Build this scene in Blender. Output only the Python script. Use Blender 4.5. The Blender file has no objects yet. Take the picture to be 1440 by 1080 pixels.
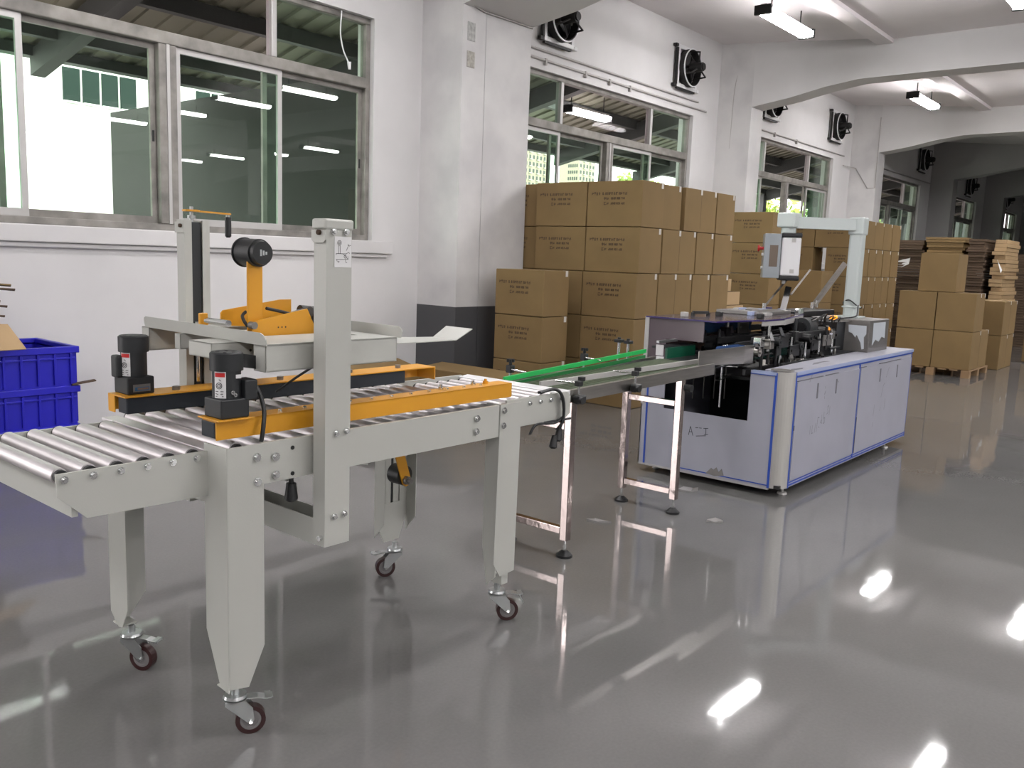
import bpy, bmesh, math, random
from mathutils import Vector, Matrix
random.seed(7)
PI = math.pi
S = bpy.context.scene
COL = S.collection
# ------------------------------------------------------------------ camera
pitch, roll, yaw, CAMH = 0.144553, 0.0367636, 0.880167, 1.35
fw = Vector((math.sin(yaw)*math.cos(pitch), math.cos(yaw)*math.cos(pitch), -math.sin(pitch)))
rt = Vector((math.cos(yaw), -math.sin(yaw), 0)); up = rt.cross(fw)
cr = math.cos(roll)*rt + math.sin(roll)*up
cu = -math.sin(roll)*rt + math.cos(roll)*up
cd = bpy.data.cameras.new('camera'); cam = bpy.data.objects.new('camera', cd); COL.objects.link(cam)
cd.sensor_width = 36; cd.lens = 1225.8/1440*36; cd.clip_start = 0.02; cd.clip_end = 900
M = Matrix((cr, cu, -fw)).transposed().to_4x4(); M.translation = (0, 0, CAMH)
cam.matrix_world = M
S.camera = cam
# ------------------------------------------------------------------ world (overcast daylight), exposure
SKY = 3.6
LAMP = 29.0
w = bpy.data.worlds.new('world'); S.world = w; w.use_nodes = True
bg = w.node_tree.nodes['Background']; bg.inputs[0].default_value = (1.0, 0.965, 0.965, 1); bg.inputs[1].default_value = SKY
S.view_settings.view_transform = 'Standard'; S.view_settings.look = 'None'
S.view_settings.gamma = 1; S.view_settings.use_curve_mapping = False
S.view_settings.exposure = 1.28

# ------------------------------------------------------------------ materials
MATS = {}
def mat(name, col, rough=0.5, metal=0.0, var=0.0, scale=8.0, bump=0.0, bscale=60.0, spec=0.5, emit=None, es=1.0, coat=0.0, stretch=None):
    if name in MATS: return MATS[name]
    m = bpy.data.materials.new(name); m.use_nodes = True
    nt = m.node_tree; b = nt.nodes['Principled BSDF']
    b.inputs['Base Color'].default_value = (*col, 1); b.inputs['Roughness'].default_value = rough
    b.inputs['Metallic'].default_value = metal; b.inputs['Specular IOR Level'].default_value = spec
    b.inputs['Coat Weight'].default_value = coat
    if emit:
        b.inputs['Emission Color'].default_value = (*emit, 1); b.inputs['Emission Strength'].default_value = es
    if var > 0 or bump > 0:
        tc = nt.nodes.new('ShaderNodeTexCoord'); mp = nt.nodes.new('ShaderNodeMapping')
        nt.links.new(tc.outputs['Object'], mp.inputs[0])
        if stretch: mp.inputs['Scale'].default_value = stretch
    if var > 0:
        n = nt.nodes.new('ShaderNodeTexNoise'); n.inputs['Scale'].default_value = scale; n.inputs['Detail'].default_value = 6
        nt.links.new(mp.outputs[0], n.inputs[0])
        r = nt.nodes.new('ShaderNodeValToRGB')
        r.color_ramp.elements[0].position = 0.3; r.color_ramp.elements[1].position = 0.72
        r.color_ramp.elements[0].color = (*[max(0, c*(1-var)) for c in col], 1)
        r.color_ramp.elements[1].color = (*[min(1, c*(1+var*0.6)) for c in col], 1)
        nt.links.new(n.outputs[0], r.inputs[0]); nt.links.new(r.outputs[0], b.inputs['Base Color'])
    if bump > 0:
        n2 = nt.nodes.new('ShaderNodeTexNoise'); n2.inputs['Scale'].default_value = bscale; n2.inputs['Detail'].default_value = 3
        nt.links.new(mp.outputs[0], n2.inputs[0])
        bp = nt.nodes.new('ShaderNodeBump'); bp.inputs['Strength'].default_value = bump; bp.inputs['Distance'].default_value = 0.01
        nt.links.new(n2.outputs[0], bp.inputs['Height']); nt.links.new(bp.outputs[0], b.inputs['Normal'])
    MATS[name] = m
    return m
def glass(name, tint, refl=1.0):
    m = bpy.data.materials.new(name); m.use_nodes = True; nt = m.node_tree
    for n in list(nt.nodes): nt.nodes.remove(n)
    o = nt.nodes.new('ShaderNodeOutputMaterial'); mx = nt.nodes.new('ShaderNodeMixShader')
    t = nt.nodes.new('ShaderNodeBsdfTransparent'); g = nt.nodes.new('ShaderNodeBsdfGlossy'); f = nt.nodes.new('ShaderNodeLayerWeight'); f.inputs['Blend'].default_value = 0.5
    pw = nt.nodes.new('ShaderNodeMath'); pw.operation = 'POWER'; pw.inputs[1].default_value = 5
    ma = nt.nodes.new('ShaderNodeMath'); ma.operation = 'MULTIPLY_ADD'; ma.inputs[1].default_value = 0.95; ma.inputs[2].default_value = 0.028
    nt.links.new(f.outputs['Facing'], pw.inputs[0]); nt.links.new(pw.outputs[0], ma.inputs[0])
    t.inputs[0].default_value = (*tint, 1); g.inputs['Roughness'].default_value = 0.01
    g.inputs['Color'].default_value = (refl, refl, refl, 1)
    nt.links.new(ma.outputs[0], mx.inputs[0]); nt.links.new(t.outputs[0], mx.inputs[1]); nt.links.new(g.outputs[0], mx.inputs[2])
    nt.links.new(mx.outputs[0], o.inputs[0]); MATS[name] = m
    return m

WALL = mat('white_plaster', (0.66, 0.65, 0.65), 0.75, var=0.07, scale=1.3, bump=0.12, bscale=9)
CEIL = mat('ceiling_plaster', (0.74, 0.70, 0.705), 0.8, var=0.10, scale=0.8, bump=0.1, bscale=6)
DARKWALL = mat('shaded_plaster', (0.42, 0.41, 0.41), 0.85, var=0.15, scale=0.7)  # darker copy of the white plaster: shade of the unlit bays put into colour
ALU = mat('weathered_aluminium', (0.27, 0.255, 0.235), 0.6, 0.25, var=0.4, scale=6)
ALUL = mat('clean_aluminium', (0.46, 0.45, 0.44), 0.45, 0.3)
GLS = glass('green_window_glass', (0.62, 0.80, 0.66))
GLC = glass('clear_window_glass', (0.93, 0.88, 0.90), 0.1)
CREAM = mat('grey_beige_enamel', (0.455, 0.46, 0.425), 0.42, var=0.03, scale=3, bump=0.03, bscale=220)
YEL = mat('orange_yellow_enamel', (0.68, 0.315, 0.02), 0.38, var=0.05, scale=4)
BLK = mat('black_plastic', (0.012, 0.013, 0.014), 0.42)
BLKM = mat('matt_black_enamel', (0.016, 0.018, 0.020), 0.5, bump=0.05, bscale=300)
BELT = mat('dark_blue_black_belt', (0.012, 0.017, 0.024), 0.6)
ROL = mat('zinc_roller', (0.72, 0.685, 0.695), 0.44, 0.85, var=0.05, scale=12)
CHR = mat('chrome', (0.75, 0.76, 0.76), 0.12, 1.0)
STL = mat('brushed_stainless', (0.52, 0.50, 0.47), 0.28, 1.0, var=0.12, scale=6, stretch=(1, 1, 12))
STLP = mat('polished_stainless', (0.50, 0.42, 0.40), 0.10, 1.0, bump=0.07, bscale=22)
SAT = mat('satin_aluminium', (0.56, 0.55, 0.52), 0.38, 0.6)
FORK = mat('zinc_fork', (0.50, 0.52, 0.52), 0.3, 0.9)
MAROON = mat('maroon_polyurethane', (0.035, 0.011, 0.011), 0.35)
HUBG = mat('grey_wheel_hub', (0.20, 0.19, 0.19), 0.45)
FILM = mat('protective_film_steel', (0.40, 0.405, 0.47), 0.38, 0.1, var=0.10, scale=2.2)
FILMB = mat('blue_film', (0.02, 0.075, 0.42), 0.4)
FILML = mat('pale_blue_film', (0.34, 0.40, 0.60), 0.35)
STEELG = mat('bare_grey_steel', (0.23, 0.22, 0.21), 0.4, 0.6, var=0.15, scale=6)
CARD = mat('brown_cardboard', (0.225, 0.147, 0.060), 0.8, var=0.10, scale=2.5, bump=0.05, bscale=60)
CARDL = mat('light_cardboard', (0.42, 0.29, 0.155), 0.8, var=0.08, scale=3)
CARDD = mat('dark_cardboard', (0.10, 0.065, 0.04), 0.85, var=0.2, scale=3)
INK = mat('brown_ink', (0.075, 0.045, 0.022), 0.7)
INKB = mat('black_ink', (0.01, 0.01, 0.012), 0.6)
INKG = mat('faded_grey_ink', (0.16, 0.16, 0.18), 0.6)
TAPE = mat('white_tape', (0.62, 0.60, 0.56), 0.4)
BLUE = mat('blue_crate_plastic', (0.014, 0.012, 0.46), 0.4, var=0.08, scale=4)
GREEN = mat('bright_green_plastic', (0.015, 0.42, 0.09), 0.4)
GREEND = mat('dark_green_plate', (0.006, 0.085, 0.045), 0.35)
GREENB = mat('green_chain_belt', (0.045, 0.065, 0.03), 0.5)
WHT = mat('white_label_paper', (0.70, 0.70, 0.70), 0.5)
RED = mat('red_print', (0.50, 0.02, 0.02), 0.45)
PWHT = mat('pale_grey_enamel', (0.52, 0.57, 0.56), 0.35)
WHTM = mat('white_enamel', (0.72, 0.72, 0.73), 0.3)
DKM = mat('dark_machine_steel', (0.035, 0.035, 0.037), 0.35, 0.6, var=0.3, scale=9)
WOOD = mat('pallet_wood', (0.30, 0.19, 0.10), 0.8, var=0.2, scale=6)
RUST = mat('rusty_metal', (0.06, 0.035, 0.02), 0.8, var=0.3, scale=20)
FANM = mat('dusty_dark_fan_metal', (0.025, 0.024, 0.024), 0.55, 0.3)
LAMPM = mat('lit_tube', (1, 1, 1), 0.4, emit=(1.0, 0.975, 0.975), es=LAMP)
ORG = mat('orange_plastic', (0.80, 0.28, 0.01), 0.4, emit=(1.0, 0.35, 0.02), es=0.5)

def floor_mat():
    m = bpy.data.materials.new('glossy_grey_epoxy'); m.use_nodes = True; nt = m.node_tree; b = nt.nodes['Principled BSDF']
    tc = nt.nodes.new('ShaderNodeTexCoord')
    n = nt.nodes.new('ShaderNodeTexNoise'); n.inputs['Scale'].default_value = 0.55; n.inputs['Detail'].default_value = 8; n.inputs['Roughness'].default_value = 0.62
    nt.links.new(tc.outputs['Object'], n.inputs[0])
    r = nt.nodes.new('ShaderNodeValToRGB'); r.color_ramp.elements[0].position = 0.33; r.color_ramp.elements[1].position = 0.68
    r.color_ramp.elements[0].color = (0.138, 0.135, 0.132, 1); r.color_ramp.elements[1].color = (0.168, 0.165, 0.161, 1)
    nt.links.new(n.outputs[0], r.inputs[0])
    n3 = nt.nodes.new('ShaderNodeTexNoise'); n3.inputs['Scale'].default_value = 90; nt.links.new(tc.outputs['Object'], n3.inputs[0])
    mx = nt.nodes.new('ShaderNodeMixRGB'); mx.blend_type = 'OVERLAY'; mx.inputs[0].default_value = 0.10
    nt.links.new(r.outputs[0], mx.inputs[1]); nt.links.new(n3.outputs[0], mx.inputs[2]); nt.links.new(mx.outputs[0], b.inputs['Base Color'])
    r2 = nt.nodes.new('ShaderNodeMapRange'); r2.inputs['To Min'].default_value = 0.02; r2.inputs['To Max'].default_value = 0.075
    nt.links.new(n.outputs[0], r2.inputs[0]); nt.links.new(r2.outputs[0], b.inputs['Roughness'])
    n2 = nt.nodes.new('ShaderNodeTexNoise'); n2.inputs['Scale'].default_value = 5.5; n2.inputs['Detail'].default_value = 2
    nt.links.new(tc.outputs['Object'], n2.inputs[0])
    bp = nt.nodes.new('ShaderNodeBump'); bp.inputs['Strength'].default_value = 0.02; bp.inputs['Distance'].default_value = 0.02
    nt.links.new(n2.outputs[0], bp.inputs['Height']); nt.links.new(bp.outputs[0], b.inputs['Normal'])
    b.inputs['Specular IOR Level'].default_value = 0.34
    return m
FLOOR = floor_mat()
def pillar_mat():
    m = bpy.data.materials.new('plaster_with_grey_dado'); m.use_nodes = True; nt = m.node_tree; b = nt.nodes['Principled BSDF']
    g = nt.nodes.new('ShaderNodeNewGeometry'); sp = nt.nodes.new('ShaderNodeSeparateXYZ'); nt.links.new(g.outputs['Position'], sp.inputs[0])
    n = nt.nodes.new('ShaderNodeTexNoise'); n.inputs['Scale'].default_value = 2.0; n.inputs['Detail'].default_value = 7
    nt.links.new(g.outputs['Position'], n.inputs[0])
    r = nt.nodes.new('ShaderNodeValToRGB'); r.color_ramp.elements[0].position = 0.35; r.color_ramp.elements[1].position = 0.6
    r.color_ramp.elements[0].color = (0.56, 0.55, 0.555, 1); r.color_ramp.elements[1].color = (0.67, 0.66, 0.655, 1)
    nt.links.new(n.outputs[0], r.inputs[0])
    ad = nt.nodes.new('ShaderNodeMath'); ad.operation = 'LESS_THAN'; ad.inputs[1].default_value = 0.87; nt.links.new(sp.outputs[2], ad.inputs[0])
    mx = nt.nodes.new('ShaderNodeMixRGB'); nt.links.new(ad.outputs[0], mx.inputs[0]); nt.links.new(r.outputs[0], mx.inputs[1])
    mx.inputs[2].default_value = (0.075, 0.075, 0.080, 1); nt.links.new(mx.outputs[0], b.inputs['Base Color'])
    b.inputs['Roughness'].default_value = 0.6
    return m
PILM = pillar_mat()
def acrylic():
    m = bpy.data.materials.new('smoky_acrylic'); m.use_nodes = True; nt = m.node_tree
    for n in list(nt.nodes): nt.nodes.remove(n)
    o = nt.nodes.new('ShaderNodeOutputMaterial'); mx = nt.nodes.new('ShaderNodeMixShader'); mx.inputs[0].default_value = 0.75
    t = nt.nodes.new('ShaderNodeBsdfTransparent'); t.inputs[0].default_value = (0.6, 0.55, 0.6, 1)
    p = nt.nodes.new('ShaderNodeBsdfPrincipled'); p.inputs['Base Color'].default_value = (0.16, 0.13, 0.145, 1); p.inputs['Roughness'].default_value = 0.12
    nt.links.new(t.outputs[0], mx.inputs[1]); nt.links.new(p.outputs[0], mx.inputs[2]); nt.links.new(mx.outputs[0], o.inputs[0])
    return m
ACR = acrylic()
PURP = mat('purple_film_edge', (0.03, 0.015, 0.12), 0.3)

# ------------------------------------------------------------------ helpers
def tag(o, label=None, cat=None, group=None, kind=None):
    if label: o['label'] = label
    if cat: o['category'] = cat
    if group: o['group'] = group
    if kind: o['kind'] = kind
    return o
BASE = {}
class MB:
    """mesh builder in scene coordinates; build() stores the mesh relative to its thing's base"""
    def __init__(s): s.v = []; s.f = []; s.sm = []
    def add(s, vs, fs, smooth=False):
        k = len(s.v); s.v += [tuple(p) for p in vs]; s.f += [tuple(i+k for i in f) for f in fs]; s.sm += [smooth]*len(fs); return s
    def box(s, x0, x1, y0, y1, z0, z1, M=None):
        vs = [Vector((x, y, z)) for z in (z0, z1) for y in (y0, y1) for x in (x0, x1)]
        if M is not None: vs = [M @ p for p in vs]
        return s.add(vs, [(0, 2, 3, 1), (4, 5, 7, 6), (0, 1, 5, 4), (2, 6, 7, 3), (0, 4, 6, 2), (1, 3, 7, 5)])
    def bbox(s, x0, x1, y0, y1, z0, z1, b=0.004, M=None):
        """bevelled box"""
        bm = bmesh.new(); bmesh.ops.create_cube(bm, size=1)
        for v in bm.verts: v.co = Vector(((x0+x1)/2+v.co.x*(x1-x0), (y0+y1)/2+v.co.y*(y1-y0), (z0+z1)/2+v.co.z*(z1-z0)))
        bmesh.ops.bevel(bm, geom=list(bm.edges), offset=b, segments=2, affect='EDGES', profile=0.5)
        bm.verts.index_update()
        vs = [M @ v.co if M is not None else v.co.copy() for v in bm.verts]; fs = [[v.index for v in f.verts] for f in bm.faces]
        bm.free(); return s.add(vs, fs)
    def prism(s, pts, axis, a, b):
        """polygon (2D list) extruded along axis from a to b. axis x: pts=(y,z); y: (x,z); z: (x,y)"""
        def P(p, t): return {'x': (t, p[0], p[1]), 'y': (p[0], t, p[1]), 'z': (p[0], p[1], t)}[axis]
        n = len(pts)
        fs = [tuple(range(n))[::-1], tuple(range(n, 2*n))] + [(i, (i+1) % n, n+(i+1) % n, n+i) for i in range(n)]
        return s.add([P(p, a) for p in pts]+[P(p, b) for p in pts], fs)
    def cyl(s, p0, p1, r, n=16, r2=None, cap=True):
        p0 = Vector(p0); p1 = Vector(p1); r2 = r if r2 is None else r2
        d = (p1-p0).normalized(); a = d.orthogonal().normalized(); b = d.cross(a)
        vs = []
        for p, q in ((p0, r), (p1, r2)):
            for i in range(n):
                t = 2*PI*i/n; vs.append(p+a*math.cos(t)*q+b*math.sin(t)*q)
        s.add(vs, [(i, (i+1) % n, n+(i+1) % n, n+i) for i in range(n)], True)
        if cap: s.add(vs, [tuple(range(n))[::-1], tuple(range(n, 2*n))])
        return s
    def ring(s, c, axis, r0, r1, h, n=20):
        """annulus from inner r0 to outer r1 thickness h centred at c along axis"""
        c = Vector(c); d = Vector(axis).normalized(); a = d.orthogonal().normalized(); b = d.cross(a); vs = []
        for (r, t) in ((r0, -h/2), (r1, -h/2), (r1, h/2), (r0, h/2)):
            for i in range(n):
                th = 2*PI*i/n; vs.append(c+d*t+a*math.cos(th)*r+b*math.sin(th)*r)
        fs = []
        for k in range(4):
            for i in range(n):
                j = (i+1) % n; fs.append((k*n+i, k*n+j, ((k+1) % 4)*n+j, ((k+1) % 4)*n+i))
        return s.add(vs, fs)
    def tube(s, pts, r, n=8):
        pts = [Vector(p) for p in pts]; rows = []
        prev = None; vs = []
        for i, p in enumerate(pts):
            d = (pts[min(i+1, len(pts)-1)]-pts[max(i-1, 0)]).normalized()
            a = d.orthogonal().normalized() if prev is None else (prev-d*prev.dot(d)).normalized()
            prev = a; b = d.cross(a)
            vs += [p+a*math.cos(2*PI*k/n)*r+b*math.sin(2*PI*k/n)*r for k in range(n)]
        m = len(pts)
        fs = [(i*n+k, i*n+(k+1) % n, (i+1)*n+(k+1) % n, (i+1)*n+k) for i in range(m-1) for k in range(n)]
        s.add(vs, fs, True); s.add(vs[:n], [tuple(range(n))[::-1]]); s.add(vs[-n:], [tuple(range(n))]); return s
    def bar(s, p0, p1, w, t, upv=(0, 0, 1)):
        """rectangular bar from p0 to p1, width w sideways, thickness t along up"""
        p0 = Vector(p0); p1 = Vector(p1); d = (p1-p0).normalized(); u = Vector(upv); sd = d.cross(u).normalized(); u = sd.cross(d)
        vs = [p+sd*a*w/2+u*b*t/2 for p in (p0, p1) for a, b in ((-1, -1), (1, -1), (1, 1), (-1, 1))]
        return s.add(vs, [(3, 2, 1, 0), (4, 5, 6, 7), (0, 1, 5, 4), (1, 2, 6, 5), (2, 3, 7, 6), (3, 0, 4, 7)])
    def build(s, name, material, parent=None, base=None, label=None):
        me = bpy.data.meshes.new(name)
        if parent is not None and base is None: base = BASE[parent.name]
        base = Vector(base or (0, 0, 0))
        me.from_pydata([tuple(Vector(p)-base) for p in s.v], [], s.f)
        me.polygons.foreach_set('use_smooth', s.sm); me.materials.append(material); me.update()
        o = bpy.data.objects.new(name, me); COL.objects.link(o)
        if parent is not None: o.parent = parent
        else: o.location = base
        BASE[o.name] = base
        if label: o['label'] = label
        return o
def bez(pts, n=24):
    """smooth Catmull-Rom path"""
    P = [Vector(p) for p in pts]; P = [2*P[0]-P[1]]+P+[2*P[-1]-P[-2]]; out = []
    k = max(2, n//(len(P)-3))
    for i in range(1, len(P)-2):
        for j in range(k):
            t = j/k; a, b, c, d = P[i-1], P[i], P[i+1], P[i+2]
            out.append(0.5*((2*b)+(c-a)*t+(2*a-5*b+4*c-d)*t*t+(3*b-a-3*c+d)*t**3))
    out.append(P[-2]); return out
def thing(name, base, label=None, cat=None, group=None, kind=None, rz=0, world=None):
    o = bpy.data.objects.new(name, None); COL.objects.link(o); o.empty_display_size = 0.1
    o.location = world if world is not None else base; o.rotation_euler = (0, 0, rz); BASE[o.name] = Vector(base)
    return tag(o, label, cat, group, kind)
def copy_tree(o, parent=None):
    c = o.copy(); COL.objects.link(c)
    if parent is not None: c.parent = parent
    for ch in list(o.children): copy_tree(ch, c)
    return c
def struct(mb, name, material, label=None, **k):
    o = mb.build(name, material, **k); o['kind'] = 'structure'
    if label: o['label'] = label
    return o
def strokes(mb, lines, org, ux, uy, w, off):
    """flat pen strokes: lines in 2D (metres), drawn on the plane org+ux*a+uy*b lifted by off"""
    ux = Vector(ux); uy = Vector(uy); off = Vector(off); org = Vector(org)
    for L in lines:
        for (a, b), (c, d) in zip(L[:-1], L[1:]):
            l = math.hypot(c-a, d-b)
            if l < 1e-6: continue
            nx, ny = -(d-b)/l*w/2, (c-a)/l*w/2; ex, ey = (c-a)/l*w*0.3, (d-b)/l*w*0.3
            q = [(a+nx-ex, b+ny-ey), (a-nx-ex, b-ny-ey), (c-nx+ex, d-ny+ey), (c+nx+ex, d+ny+ey)]
            vs = [org+ux*x+uy*y+off for x, y in q]; k = len(mb.v)
            mb.v += [tuple(p) for p in vs]; mb.f.append((k, k+1, k+2, k+3)); mb.sm.append(False)
GLS.node_tree.nodes['Transparent BSDF'].inputs[0].default_value = (0.82, 0.91, 0.845, 1)
GLC.node_tree.nodes['Transparent BSDF'].inputs[0].default_value = (0.95, 0.91, 0.93, 1)
# ================================================================== THE BUILDING
YW, YP = 6.115, 5.6
X0, X1, Y0 = -8.0, 46.0, -16.0
struct(MB().box(X0, X1, Y0, YW, -0.1, 0), 'floor', FLOOR)
# window openings (x0, x1) per bay
WX = [(-4.1, -1.75), (1.42, 5.33), (7.15, 11.115), (12.62, 16.51), (18.2, 22.2), (23.9, 27.8), (29.7, 33.6), (35.4, 39.3)]
ZS, ZR, ZT = 1.45, 2.82, 3.37
mb = MB(); xs = X0
DOOR = WX[0]
for a, b in WX:
    mb.box(xs, a, YW, YW+0.22, 0, 4.6)
    if (a, b) != DOOR: mb.box(a, b, YW, YW+0.22, 0, ZS)
    mb.box(a, b, YW, YW+0.22, ZT, 4.6); xs = b
WX = WX[1:]
mb.box(xs, X1, YW, YW+0.22, 0, 4.6)
struct(mb, 'wall_back', WALL)
struct(MB().box(X0, X1, Y0-0.2, Y0, 0, 4.6), 'wall_front', WALL)
struct(MB().box(X0-0.2, X0, Y0, YW, 0, 4.6), 'wall_left', WALL)
struct(MB().box(X1, X1+0.2, Y0, YW, 0, 4.6), 'wall_right', DARKWALL)
mb = MB(); mb.prism([(YW+0.2, 4.48), (3.95, 4.27), (3.95, 4.7), (YW+0.2, 4.7)], 'x', X0, X1)
mb.box(X0, X1, Y0, 3.75, 4.24, 4.7)
struct(mb, 'ceiling', CEIL)
struct(MB().box(X0, X1, 3.75, 3.95, 4.19, 4.7), 'ceiling_beam', CEIL, 'long plastered ceiling beam running beside the tube lights')
struct(MB().box(X0, X1, -6.3, -6.05, 4.1, 4.7), 'ceiling_beam', CEIL)
# pillars and haunched cross beams
PIL = [(-5.6, -5.2), (0.15, 0.55), (5.91, 6.88), (11.83, 12.21), (17.41, 17.79), (23.0, 23.4), (28.7, 29.1), (34.4, 34.8), (40.2, 40.6)]
prof = [(YP, 4.5), (YP, 3.555), (5.06, 3.635), (4.58, 3.735), (4.15, 3.795), (3.2, 3.80), (-3.4, 3.80), (-4.4, 3.70), (-5.0, 3.56), (-5.6, 3.56), (-6.5, 3.70), (-7.2, 3.8), (-13.6, 3.8), (Y0, 3.56), (Y0, 4.5)]
for i, (a, b) in enumerate(PIL):
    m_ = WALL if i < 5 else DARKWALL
    if i == 2:
        p = MB().box(a, 6.215, YP, YW+0.01, 0, 4.5)
        p.box(6.222, b, YP, YW+0.01, 0, 4.5); p.box(6.21, 6.23, YP+0.012, YW, 0, 4.5)
        struct(p, 'pillar', PILM, 'wide white plastered wall pillar with a grey painted foot')
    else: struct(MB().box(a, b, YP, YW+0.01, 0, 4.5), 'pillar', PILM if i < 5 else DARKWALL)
    struct(MB().box(a, b, -5.5, -5.0, 0, 4.5), 'pillar', PILM)
    mb = MB()
    for j in range(len(prof)-1):
        (ya, za), (yb, zb) = prof[j], prof[j+1]
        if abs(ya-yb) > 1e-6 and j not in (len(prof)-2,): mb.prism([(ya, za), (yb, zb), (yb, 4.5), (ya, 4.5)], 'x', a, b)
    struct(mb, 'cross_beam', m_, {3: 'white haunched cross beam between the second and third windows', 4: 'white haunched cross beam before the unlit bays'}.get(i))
# window ledges
for a, b in WX:
    struct(MB().bbox(a-0.24, b+0.21, YW-0.055, YW+0.03, 1.335, ZS-0.002, 0.008), 'window_sill', WALL)
    struct(MB().bbox(a-0.18, b+0.16, YW-0.03, YW+0.02, 1.30, 1.334, 0.008), 'window_sill', WALL)

def window(n, x0, x1, open_mid=False, slits=None):
    t = thing('window_%d' % n, ((x0+x1)/2, YW+0.08, ZS), kind='structure')
    ya, yb = YW+0.05, YW+0.13
    xm = (x0+x1)/2+0.04
    f = 0.05
    for q in ((x0, x1, ZT-f, ZT), (x0, x1, ZS, ZS+f), (x0, x0+f, ZS+f, ZT-f), (x1-f, x1, ZS+f, ZT-f)):
        MB().bbox(q[0], q[1], ya, yb, q[2], q[3], 0.006).build('frame', ALU, t)
    MB().bbox(x0+f, x1-f, ya-0.01, yb, ZR-0.045, ZR+0.045, 0.008).build('transom_rail', ALU, t)
    MB().bbox(xm-0.07, xm+0.07, ya-0.008, yb, ZS+f, ZR-0.045, 0.008).build('mullion', ALU, t)
    MB().box(xm-0.012, xm+0.012, ya-0.014, ya-0.008, ZS+f, ZR-0.045).build('mullion_bead', ALUL, t)
    t1, t2 = x0+1.02, x1-1.0
    for tx in (t1, t2): MB().bbox(tx-0.025, tx+0.025, ya, yb, ZR+0.045, ZT-f, 0.006).build('mullion', ALUL, t)
    for (a, b, g) in ((x0+f, t1-0.025, GLS), (t1+0.025, t2-0.025, GLC), (t2+0.025, x1-f, GLS)):
        MB().box(a, b, ya+0.04, ya+0.045, ZR+0.045, ZT-f).build('pane', g, t)
    # two sliding sashes either side of the mullion
    for (a, b) in ((x0+f, xm-0.07), (xm+0.07, x1-f)):
        c = (a+b)/2+(0.0 if not open_mid else (0.42 if a < xm-0.5 else -0.3))
        lo, hi = ZS+f, ZR-0.045
        if open_mid:
            spans = [(a, a+0.95, 0), (a+0.1, a+1.0, 1)] if a < xm-0.5 else [(b-0.95, b, 0), (b-1.0, b-0.1, 1)]
        else: spans = [(a, c+0.03, 0), (c-0.13, b, 1)]
        for (p, q, k) in spans:
            yy = ya+0.018+0.034*k; sm = ALUL if k == 0 else ALU
            s = MB().box(p, q, yy, yy+0.026, lo, lo+0.05).box(p, q, yy, yy+0.026, hi-0.04, hi)
            s.box(p, p+0.04, yy, yy+0.026, lo+0.05, hi-0.04).box(q-0.04, q, yy, yy+0.026, lo+0.05, hi-0.04)
            so = s.build('sash_frame', sm, t)
            MB().box(p+0.04, q-0.04, yy+0.011, yy+0.015, lo+0.05, hi-0.04).build('pane', GLS, so, base=BASE[t.name])
            if k == 1: MB().bbox(q-0.03, q-0.014, yy-0.006, yy, (lo+hi)/2-0.05, (lo+hi)/2+0.03, 0.002).build('latch', BLK, so, base=BASE[t.name])
    return t
for i, (a, b) in enumerate(WX): window(i+1, a, b, open_mid=(i == 2))
dr = thing('door_1', (sum(DOOR)/2, YW+0.1, 0), kind='structure')
for q in ((DOOR[0], DOOR[0]+0.08, 0, ZT), (DOOR[1]-0.08, DOOR[1], 0, ZT), (DOOR[0]+0.08, DOOR[1]-0.08, ZT-0.08, ZT)):
    MB().bbox(q[0], q[1], YW+0.02, YW+0.18, q[2], q[3], 0.006).build('frame', ALU, dr)
MB().cyl((DOOR[0]+0.1, YW+0.30, ZT+0.12), (DOOR[1]-0.1, YW+0.30, ZT+0.12), 0.16, 20).build('rolled_shutter', ALUL, dr)

# ------------------------------------------------------------------ outside, as seen through the panes
CONC = mat('outdoor_concrete', (0.30, 0.29, 0.27), 0.9, var=0.1, scale=1)
tag(MB().box(-60, 460, YW+0.22, 340, -0.3, -0.05).build('outdoor_ground', CONC), 'pale concrete yard outside the windows', 'ground', kind='structure')
ROOFM = mat('corrugated_roof_sheet', (0.24, 0.24, 0.18), 0.6, 0.2, var=0.15, scale=2)
BEAMM = mat('grey_green_roof_steel', (0.04, 0.045, 0.042), 0.6)
cn = thing('canopy', (2, 8, 3.4), 'corrugated metal canopy on dark steel beams outside the windows', 'canopy')
mb = MB(); N = 300
for k in range(N):
    xa = -0.2+k*0.121; z = 0.03 if k % 2 else 0.0
    for (u, v_, za, zb) in ((xa, xa+0.121, z, z),):
        vs = [(u, 6.36, 4.0+za), (v_, 6.36, 4.0+zb), (v_, 9.55, 3.22+zb), (u, 9.55, 3.22+za), (u, 6.36, 4.08+za), (v_, 6.36, 4.08+zb), (v_, 9.55, 3.30+zb), (u, 9.55, 3.30+za)]
        mb.add(vs, [(0, 1, 2, 3), (7, 6, 5, 4), (0, 4, 5, 1), (1, 5, 6, 2), (2, 6, 7, 3), (3, 7, 4, 0)])
mb.build('roof_sheet', ROOFM, cn)
for y, z in ((6.9, 3.80), (7.9, 3.555), (8.9, 3.31)): MB().box(-0.2, 36, y-0.05, y+0.05, z-0.09, z+0.06).build('purlin', BEAMM, cn)
MB().box(-0.2, 36, 9.42, 9.58, 3.14, 3.24).build('edge_beam', BEAMM, cn)
for k in range(13):
    x = 1.01+k*2.87
    MB().prism([(6.36, 3.66), (9.5, 2.96), (9.5, 3.20), (6.36, 3.9)], 'x', x-0.07, x+0.07).build('rafter', BEAMM, cn)
for k in range(6):
    x = -2.2+5.80+k*5.80 if k else 0.3
    MB().box(x-0.09, x+0.09, 9.40, 9.58, -0.05, 3.12).build('post', BEAMM, cn)
YARDW = mat('yard_wall_render', (0.020, 0.021, 0.019), 0.85, var=0.12, scale=0.7)
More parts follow.
